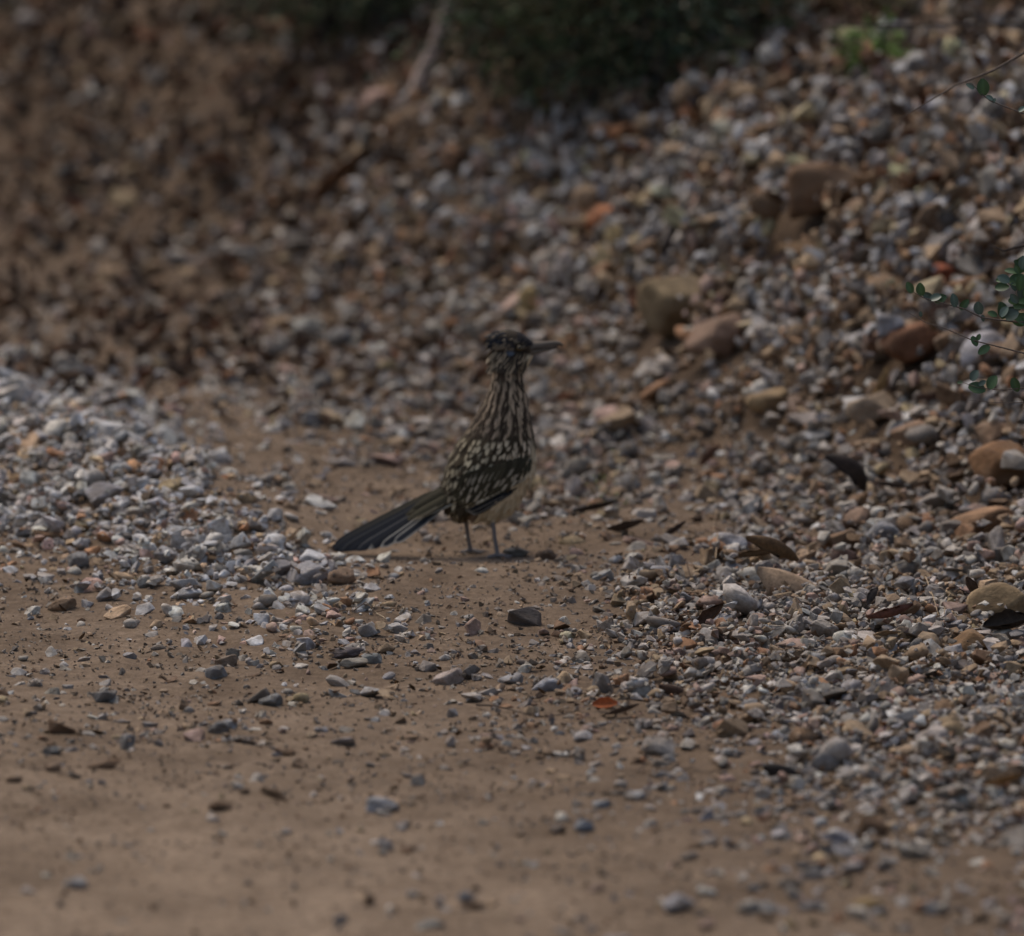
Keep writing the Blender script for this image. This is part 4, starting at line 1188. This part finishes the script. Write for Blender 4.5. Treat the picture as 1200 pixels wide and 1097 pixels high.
for (v, th) in pts:
    v = min(606, max(417, v))
    p = surf(v, th); n_ = surfn(v, th)
    if p.z / KB > 652 - 413: continue
    u = p.x / KB + 570
    k = float(sstep(430, 520, v))
    flow = (Vector((0.02, 0, -1)) * (1 - k) + AX * k).normalized()
    if u > 600 and v < 540: flow = (flow + Vector((.25, 0, -.2)) * .6).normalized()
    flow = flow - n_ * flow.dot(n_)
    if flow.length < .15: continue
    flow.normalize()
    jig = n_.cross(flow) * rb.gauss(0, .10); flow = (flow + jig).normalized()
    bright = rb.uniform(.75, 1.25)
    if is_belly(u, v):
        L, W = rb.uniform(14, 20) * KB, rb.uniform(5, 8) * KB
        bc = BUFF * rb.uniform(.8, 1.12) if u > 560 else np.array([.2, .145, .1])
        pat = lambda t, s, bc=bc: bc * (.82 + .25 * t + .05 * s)
        lift = .05
    elif v < 502:
        L, W = rb.uniform(11, 17) * KB, rb.uniform(3.0, 4.2) * KB
        front = float(sstep(580, 612, u))
        ph = math.sin(th * 16 + 1.1 * math.sin(v * .055 + th * 3) + (1.2 if th > math.pi else 0))
        on = ph + rb.gauss(0, .35) > .1
        pale = (np.array([.50, .37, .24]) * front + np.array([.33, .25, .17]) * (1 - front)) * bright
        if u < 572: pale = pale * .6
        dk = np.array([.040, .027, .018]) * bright
        def pat(t, s, pale=pale, dk=dk, on=on):
            m = (.9 if abs(s) < .8 else .35) if on else (.25 if abs(s) > .8 and t > .5 else 0)
            m *= min(1, .3 + t * 1.6)
            return dk * (1 - m) + pale * m
        lift = .07
    else:
        if v > 563 and 548 < u and rb.random() < .85 and abs(p.y) > 8 * KB: continue
        L, W = rb.uniform(16, 23) * KB, rb.uniform(6.2, 8.4) * KB
        front = float(sstep(572, 612, u))
        pale = (np.array([.46, .39, .26]) * (1 - front) + np.array([.60, .48, .33]) * front) * bright
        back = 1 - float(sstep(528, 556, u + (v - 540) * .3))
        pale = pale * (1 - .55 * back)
        dk = np.array([.054, .040, .024]) * rb.uniform(.65, 1.3)
        spot = rb.random() < .66 + .28 * front - .2 * back
        sgn = rb.choice((-1, 1))
        def pat(t, s, pale=pale, dk=dk, spot=spot, sgn=sgn):
            m = 0
            if spot and .5 < t < .98 and s * sgn > -.1: m = .95
            elif spot and .40 < t <= .55 and s * sgn > .4: m = .6
            return dk * (1 - m) + pale * m
        lift = .06
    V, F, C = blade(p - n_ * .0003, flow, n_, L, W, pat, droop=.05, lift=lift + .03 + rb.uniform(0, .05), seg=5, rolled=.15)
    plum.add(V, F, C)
# cheek and throat streaks
for k in range(240):
    side = rb.choice((-1, 1)); u = rb.uniform(577, 618); v = rb.uniform(407, 426)
    dp = 15.5 * math.sqrt(max(.05, 1 - ((u - 599) / 23) ** 2))
    p = B3(u, v, -side * dp); n_ = Vector(((u - 599) / 24, -side * 1.0, 0)).normalized()
    d = Vector((-.55 + .2 * (u > 605), 0, -.8)) + Vector((rb.gauss(0, .1), 0, 0))
    pale = np.array([.34, .27, .18]) * rb.uniform(.5, 1.2)
    streak = rb.random() < .5
    if math.hypot((u - 600) / 6, (v - 409) / 3.6) < 1.0 or (u > 600 and v < 409): continue
    pat = lambda t, s, pale=pale, streak=streak: pale if streak else (pale * .75 if abs(s) > .7 and t > .3 else np.array([.03, .024, .02]))
    V, F, C = blade(p + n_ * .001, d, n_, rb.uniform(10, 15) * KB, rb.uniform(2.2, 3.4) * KB, pat, lift=.10, seg=4); plum.add(V, F, C)
pl = link("plumage", plum.mesh("plumage", M_FEATHER), bird); tag(pl, kind="stuff")

# --- crown and crest
cr = Bag()
for k in range(680):
    a = rb.uniform(-1.75, 1.75); t = rb.random() ** 1.15
    u = 624 - t * 49
    if abs(u - 609) < 5 and abs(a) > 1.2: continue
    hw = np.interp(u, [574, 578, 594, 611, 618, 624], [5, 10, 15, 12.5, 9.5, 6.5]); hh = np.interp(u, [574, 578, 594, 611, 618, 624], [7, 11, 16.5, 13.5, 10, 6.5])
    hh = hh - .2 * max(0, u - 608)
    p = B3(u, 401 - hh * math.cos(a), -hw * math.sin(a)); n_ = Vector((0.0, -math.sin(a), math.cos(a)))
    top = max(0, math.cos(a))
    d = Vector((-1, 0, -.12 + .20 * top * (1 - abs(t - .45)) - .5 * (1 - top) - .30 * t)) + Vector((0, rb.gauss(0, .14), rb.gauss(0, .07)))
    blue = np.array([.024, .022, .024]) if t < .55 else np.array([.017, .018, .023])
    pale = np.array([.30, .23, .15]) * rb.uniform(.6, 1.1)
    sp = rb.random() < ((.75 if t < .6 else .25) + (.25 if top < .35 else 0))
    def pat(tt, s, sp=sp, blue=blue, pale=pale):
        m = .8 if (sp and abs(s) > .4 and tt > .45) else 0
        return blue * (1 - m) + pale * m
    V, F, C = blade(p, d, n_, rb.uniform(6, 10 + 4 * t * top) * KB, rb.uniform(1.8, 3.2) * KB, pat, lift=.10 + .15 * rb.random() * top * t, droop=.10 * t, seg=4); cr.add(V, F, C)
cro = link("crest", cr.mesh("crest", M_FEATHER), bird); tag(cro, kind="stuff")

# --- eyes
def uvs(r, col_f, seg=14):
    V = []; C = []
    for i in range(seg // 2 + 1):
        ph = math.pi * i / (seg // 2)
        for j in range(seg):
            th = 2 * math.pi * j / seg
            q = Vector((math.sin(ph) * math.cos(th), -math.cos(ph), math.sin(ph) * math.sin(th)))
            V.append(q * r); C.append(col_f(q))
    F = [(i * seg + j, i * seg + (j + 1) % seg, (i + 1) * seg + (j + 1) % seg, (i + 1) * seg + j) for i in range(seg // 2) for j in range(seg)]
    return np.array([tuple(a) for a in V]), np.array(F), np.array(C)
M_EYE = attr_material("eye", .12, .5)
for sgn in (1, -1):
    def cf(q, sgn=sgn):
        k = q.y * -sgn
        return np.array([.01, .009, .008]) if k > .72 else (np.array([.16, .11, .04]) if k > .45 else np.array([.02, .018, .016]))
    V, F, C = uvs(3.6 * KB, cf)
    e = link("eye", make_mesh("eye", V, F, M_EYE, C), bird, loc=B3(608.5, 404.5, -sgn * 12.6))

# --- wings (folded): coverts, with long flight feathers as sub-parts
M_FLIGHT = attr_material("flight_feathers", .8, .08, 400, .3)
OLIVE = np.array([.050, .043, .026]); BLUEB = np.array([.013, .0155, .021]); WHT = np.array([.62, .58, .50]); BUF2 = np.array([.34, .28, .18])
def wing_surface(u, v, side, off=2.0):
    """point just outside the flank at picture position u,v"""
    l = np.interp(v, rv, rl); r2 = np.interp(v, rv, rr_); dp = np.interp(v, rv, rdp)
    c = (l + r2) / 2; a = (r2 - l) / 2
    q = min(.97, abs((u - c) / a))
    if v > 590: dp = np.interp(590, rv, rdp) * (1 - (v - 590) / 60)
    y = dp * math.sqrt(max(0.10, 1 - q * q)) + off
    return B3(u, v, -side * y)
def wblade(bag_or_none, u0, v0, u1, v1, W, pat, side, off0, off1, seg=9, tipw=.7, rolled=.18):
    p0 = wing_surface(u0, v0, side, off0); p1 = wing_surface(u1, v1, side, off1)
    pm_s = wing_surface((u0 + u1) / 2, (v0 + v1) / 2, side, (off0 + off1) / 2)
    d = p1 - p0; L = d.length
    n_ = Vector((.12, -side, .25))
    bulge = (pm_s - (p0 + p1) / 2).dot(n_.normalized())
    V, F, C = blade(p0, d, n_, L, W * KB, pat, seg=seg, tipw=tipw, rolled=rolled)
    t = np.repeat(np.linspace(0, 1, seg + 1), 5)
    nn = np.array((n_ - d.normalized() * n_.dot(d.normalized())).normalized())
    V = V + (4 * t * (1 - t) * max(0, bulge))[:, None] * nn[None]
    return V, F, C
for side in (1, -1):
    cov = Bag()
    # three rows of coverts
    for row, (ua, va, ub, vb, n_c, L, W, pale) in enumerate((
        (548, 548, 618, 528, 12, 26, 8, .8), (552, 556, 622, 534, 12, 26, 8, .9), (560, 565, 622, 540, 11, 24, 7.5, 1.1), (572, 576, 616, 552, 9, 17, 6, 1.5))):
        for k in range(n_c):
            t = (k + rb.uniform(-.2, .2)) / (n_c - 1)
            u0 = ua + (ub - ua) * t; v0 = va + (vb - va) * t
            dx, dy = -.50, .86
            if row == 3: dx, dy = -.82, .57
            dk = OLIVE * rb.uniform(.7, 1.2); wp = WHT * np.array([1, .93, .8]) * pale * rb.uniform(.45, .8)
            sg = rb.choice((-1, 1))
            def pat(t_, s, dk=dk, wp=wp, sg=sg, row=row):
                if row == 3: m = .9 if (t_ > .6 and s * side > -.2) else 0
                else: m = .95 if (.52 < t_ < .95 and s * sg > .1) else (.5 if .4 < t_ < .52 and s * sg > .6 else 0)
                return dk * (1 - m) + wp * m
            V, F, C = wblade(None, u0, v0, u0 + dx * L, v0 + dy * L, W, pat, side, 4.0 - .3 * row, 5.2 - .3 * row, seg=7)
            cov.add(V, F, C)
    # white edge at the bend of the wing
    for k in range(5):
        pat = lambda t_, s: WHT * (.9 if t_ > .2 else .4)
        V, F, C = wblade(None, 622 - k * 1.5, 531 + k * 3, 609 - k * 1.5, 553 + k * 2.6, 3.6, pat, side, 1.5, 2.0, seg=5); cov.add(V, F, C)
    wing = link("wing", cov.mesh("wing", M_FEATHER), bird)
    # primaries below, blue black with narrow white edges
    for k in range(6):
        t = k / 5
        pat = lambda t_, s, k=k: (WHT * .42 if (s * side < -.8 and t_ > .15 and k in (1, 4)) or (t_ > .96) else BLUEB * (1.1 - .2 * abs(s)))
        V, F, C = wblade(None, 606 - 9 * t, 566 + 2 * t, 549 - 9 * t + 6, 594 + 6 * (1 - t) , 8.0, pat, side, 1.6 + .2 * k, 2.0 + .3 * k, seg=9, tipw=.75)
        link("flight_feather", make_mesh("flight_feather", V, F, M_FLIGHT, C), wing)
    # secondaries and tertials above, bronze olive with buff edges
    for k in range(7):
        t = k / 6
        pat = lambda t_, s, k=k: (BUF2 * .8 if (s * side < -.8 and t_ > .3) else OLIVE * (1.0 + .3 * (k % 2)))
        V, F, C = wblade(None, 592 - 26 * t, 557 - 8 * t, 545 - 16 * t, 597 - 20 * t, 9.5, pat, side, 2.4 + .25 * k, 3.0 + .3 * k, seg=9, tipw=.72)
        link("flight_feather", make_mesh("flight_feather", V, F, M_FLIGHT, C), wing)

# --- tail
def tail_feather(u0, v0, y0, u1, v1, y1, W, pat, n_, name="tail_feather", sag=2.0):
    p0, p1 = B3(u0, v0, y0), B3(u1, v1, y1); d = p1 - p0
    V, F, C = blade(p0, d, n_, d.length, W * KB, pat, seg=14, tipw=.86, rolled=.08)
    t = np.repeat(np.linspace(0, 1, 15), 5); V[:, 2] += 4 * t * (1 - t) * -sag * KB
    # underside a fraction of a millimetre below
    nn = np.array(n_.normalized()) * .0005; n0 = len(V)
    V = np.vstack([V, V - nn]); F = np.vstack([F, F[:, ::-1] + n0]); C = np.vstack([C, C])
    return link(name, make_mesh(name, V, F, M_FLIGHT, C), bird)
nt_ = Vector((-.30, -.80, .55))
for k in range(9):
    t = k / 8
    u1 = [388, 390, 395, 399, 408, 418, 432, 446, 462][k]; v1 = [644, 646, 647, 646.5, 645, 644, 641, 638, 632][k]
    y0 = 9 - 20 * t; y1 = 18 - 46 * t
    edge = [.0, .05, .0, .15, .0, .3, .05, .6, .9][k]
    green = k < 2
    def pat(t_, s, k=k, edge=edge, green=green):
        base = (OLIVE * (1 - t_) + BLUEB * t_) if green else BLUEB * (.8 + .15 * (k % 3))
        m = 0
        if s > .8 and t_ > .12: m = edge * .55
        if k > 5 and t_ > .95: m = max(m, .6)
        if k > 6 and abs(s) > .8: m = max(m, .7)
        return base * (1 - m) + WHT * .75 * m
    tail_feather(528 - 4 * t, 571 + 14 * t, y0, u1, v1, y1, 15.5 - 4.5 * t, pat, nt_ , sag=-1.0 + 2.5 * t)
# upper tail coverts and the long tertial lying over the tail base
tc = Bag()
for k in range(16):
    t = rb.random()
    u0, v0 = 532 - 3 * t, 566 + 16 * t; L = rb.uniform(38, 66)
    y0 = rb.uniform(-20, 16) - 6 * t
    pat = lambda t_, s, t=t: ((BUF2 * .9) if (abs(s) > .8 and t > .55 and t_ > .2) else OLIVE * (.75 + .5 * t))
    p0 = B3(u0, v0, y0); d = B3(u0 - L * .85, v0 + L * .47 + 2 * t, y0 * 1.15 - 4) - p0
    V, F, C = blade(p0, d, nt_, d.length, rb.uniform(9, 13) * KB, pat, seg=7, tipw=.5, lift=.02); tc.add(V, F, C)
for k in range(5):
    p0 = B3(543 - k * 2, 580 + k * 1.5, -24 + k); d = B3(505 - k * 6, 600 + k * 2, -20 + k) - p0
    pat = lambda t_, s: WHT * .62 if abs(s) < .5 else BUF2 * .6
    V, F, C = blade(p0, d, nt_, d.length, 3.6 * KB, pat, seg=6); tc.add(V, F, C)
link("tail_coverts", tc.mesh("tail_coverts", M_FEATHER), bird)
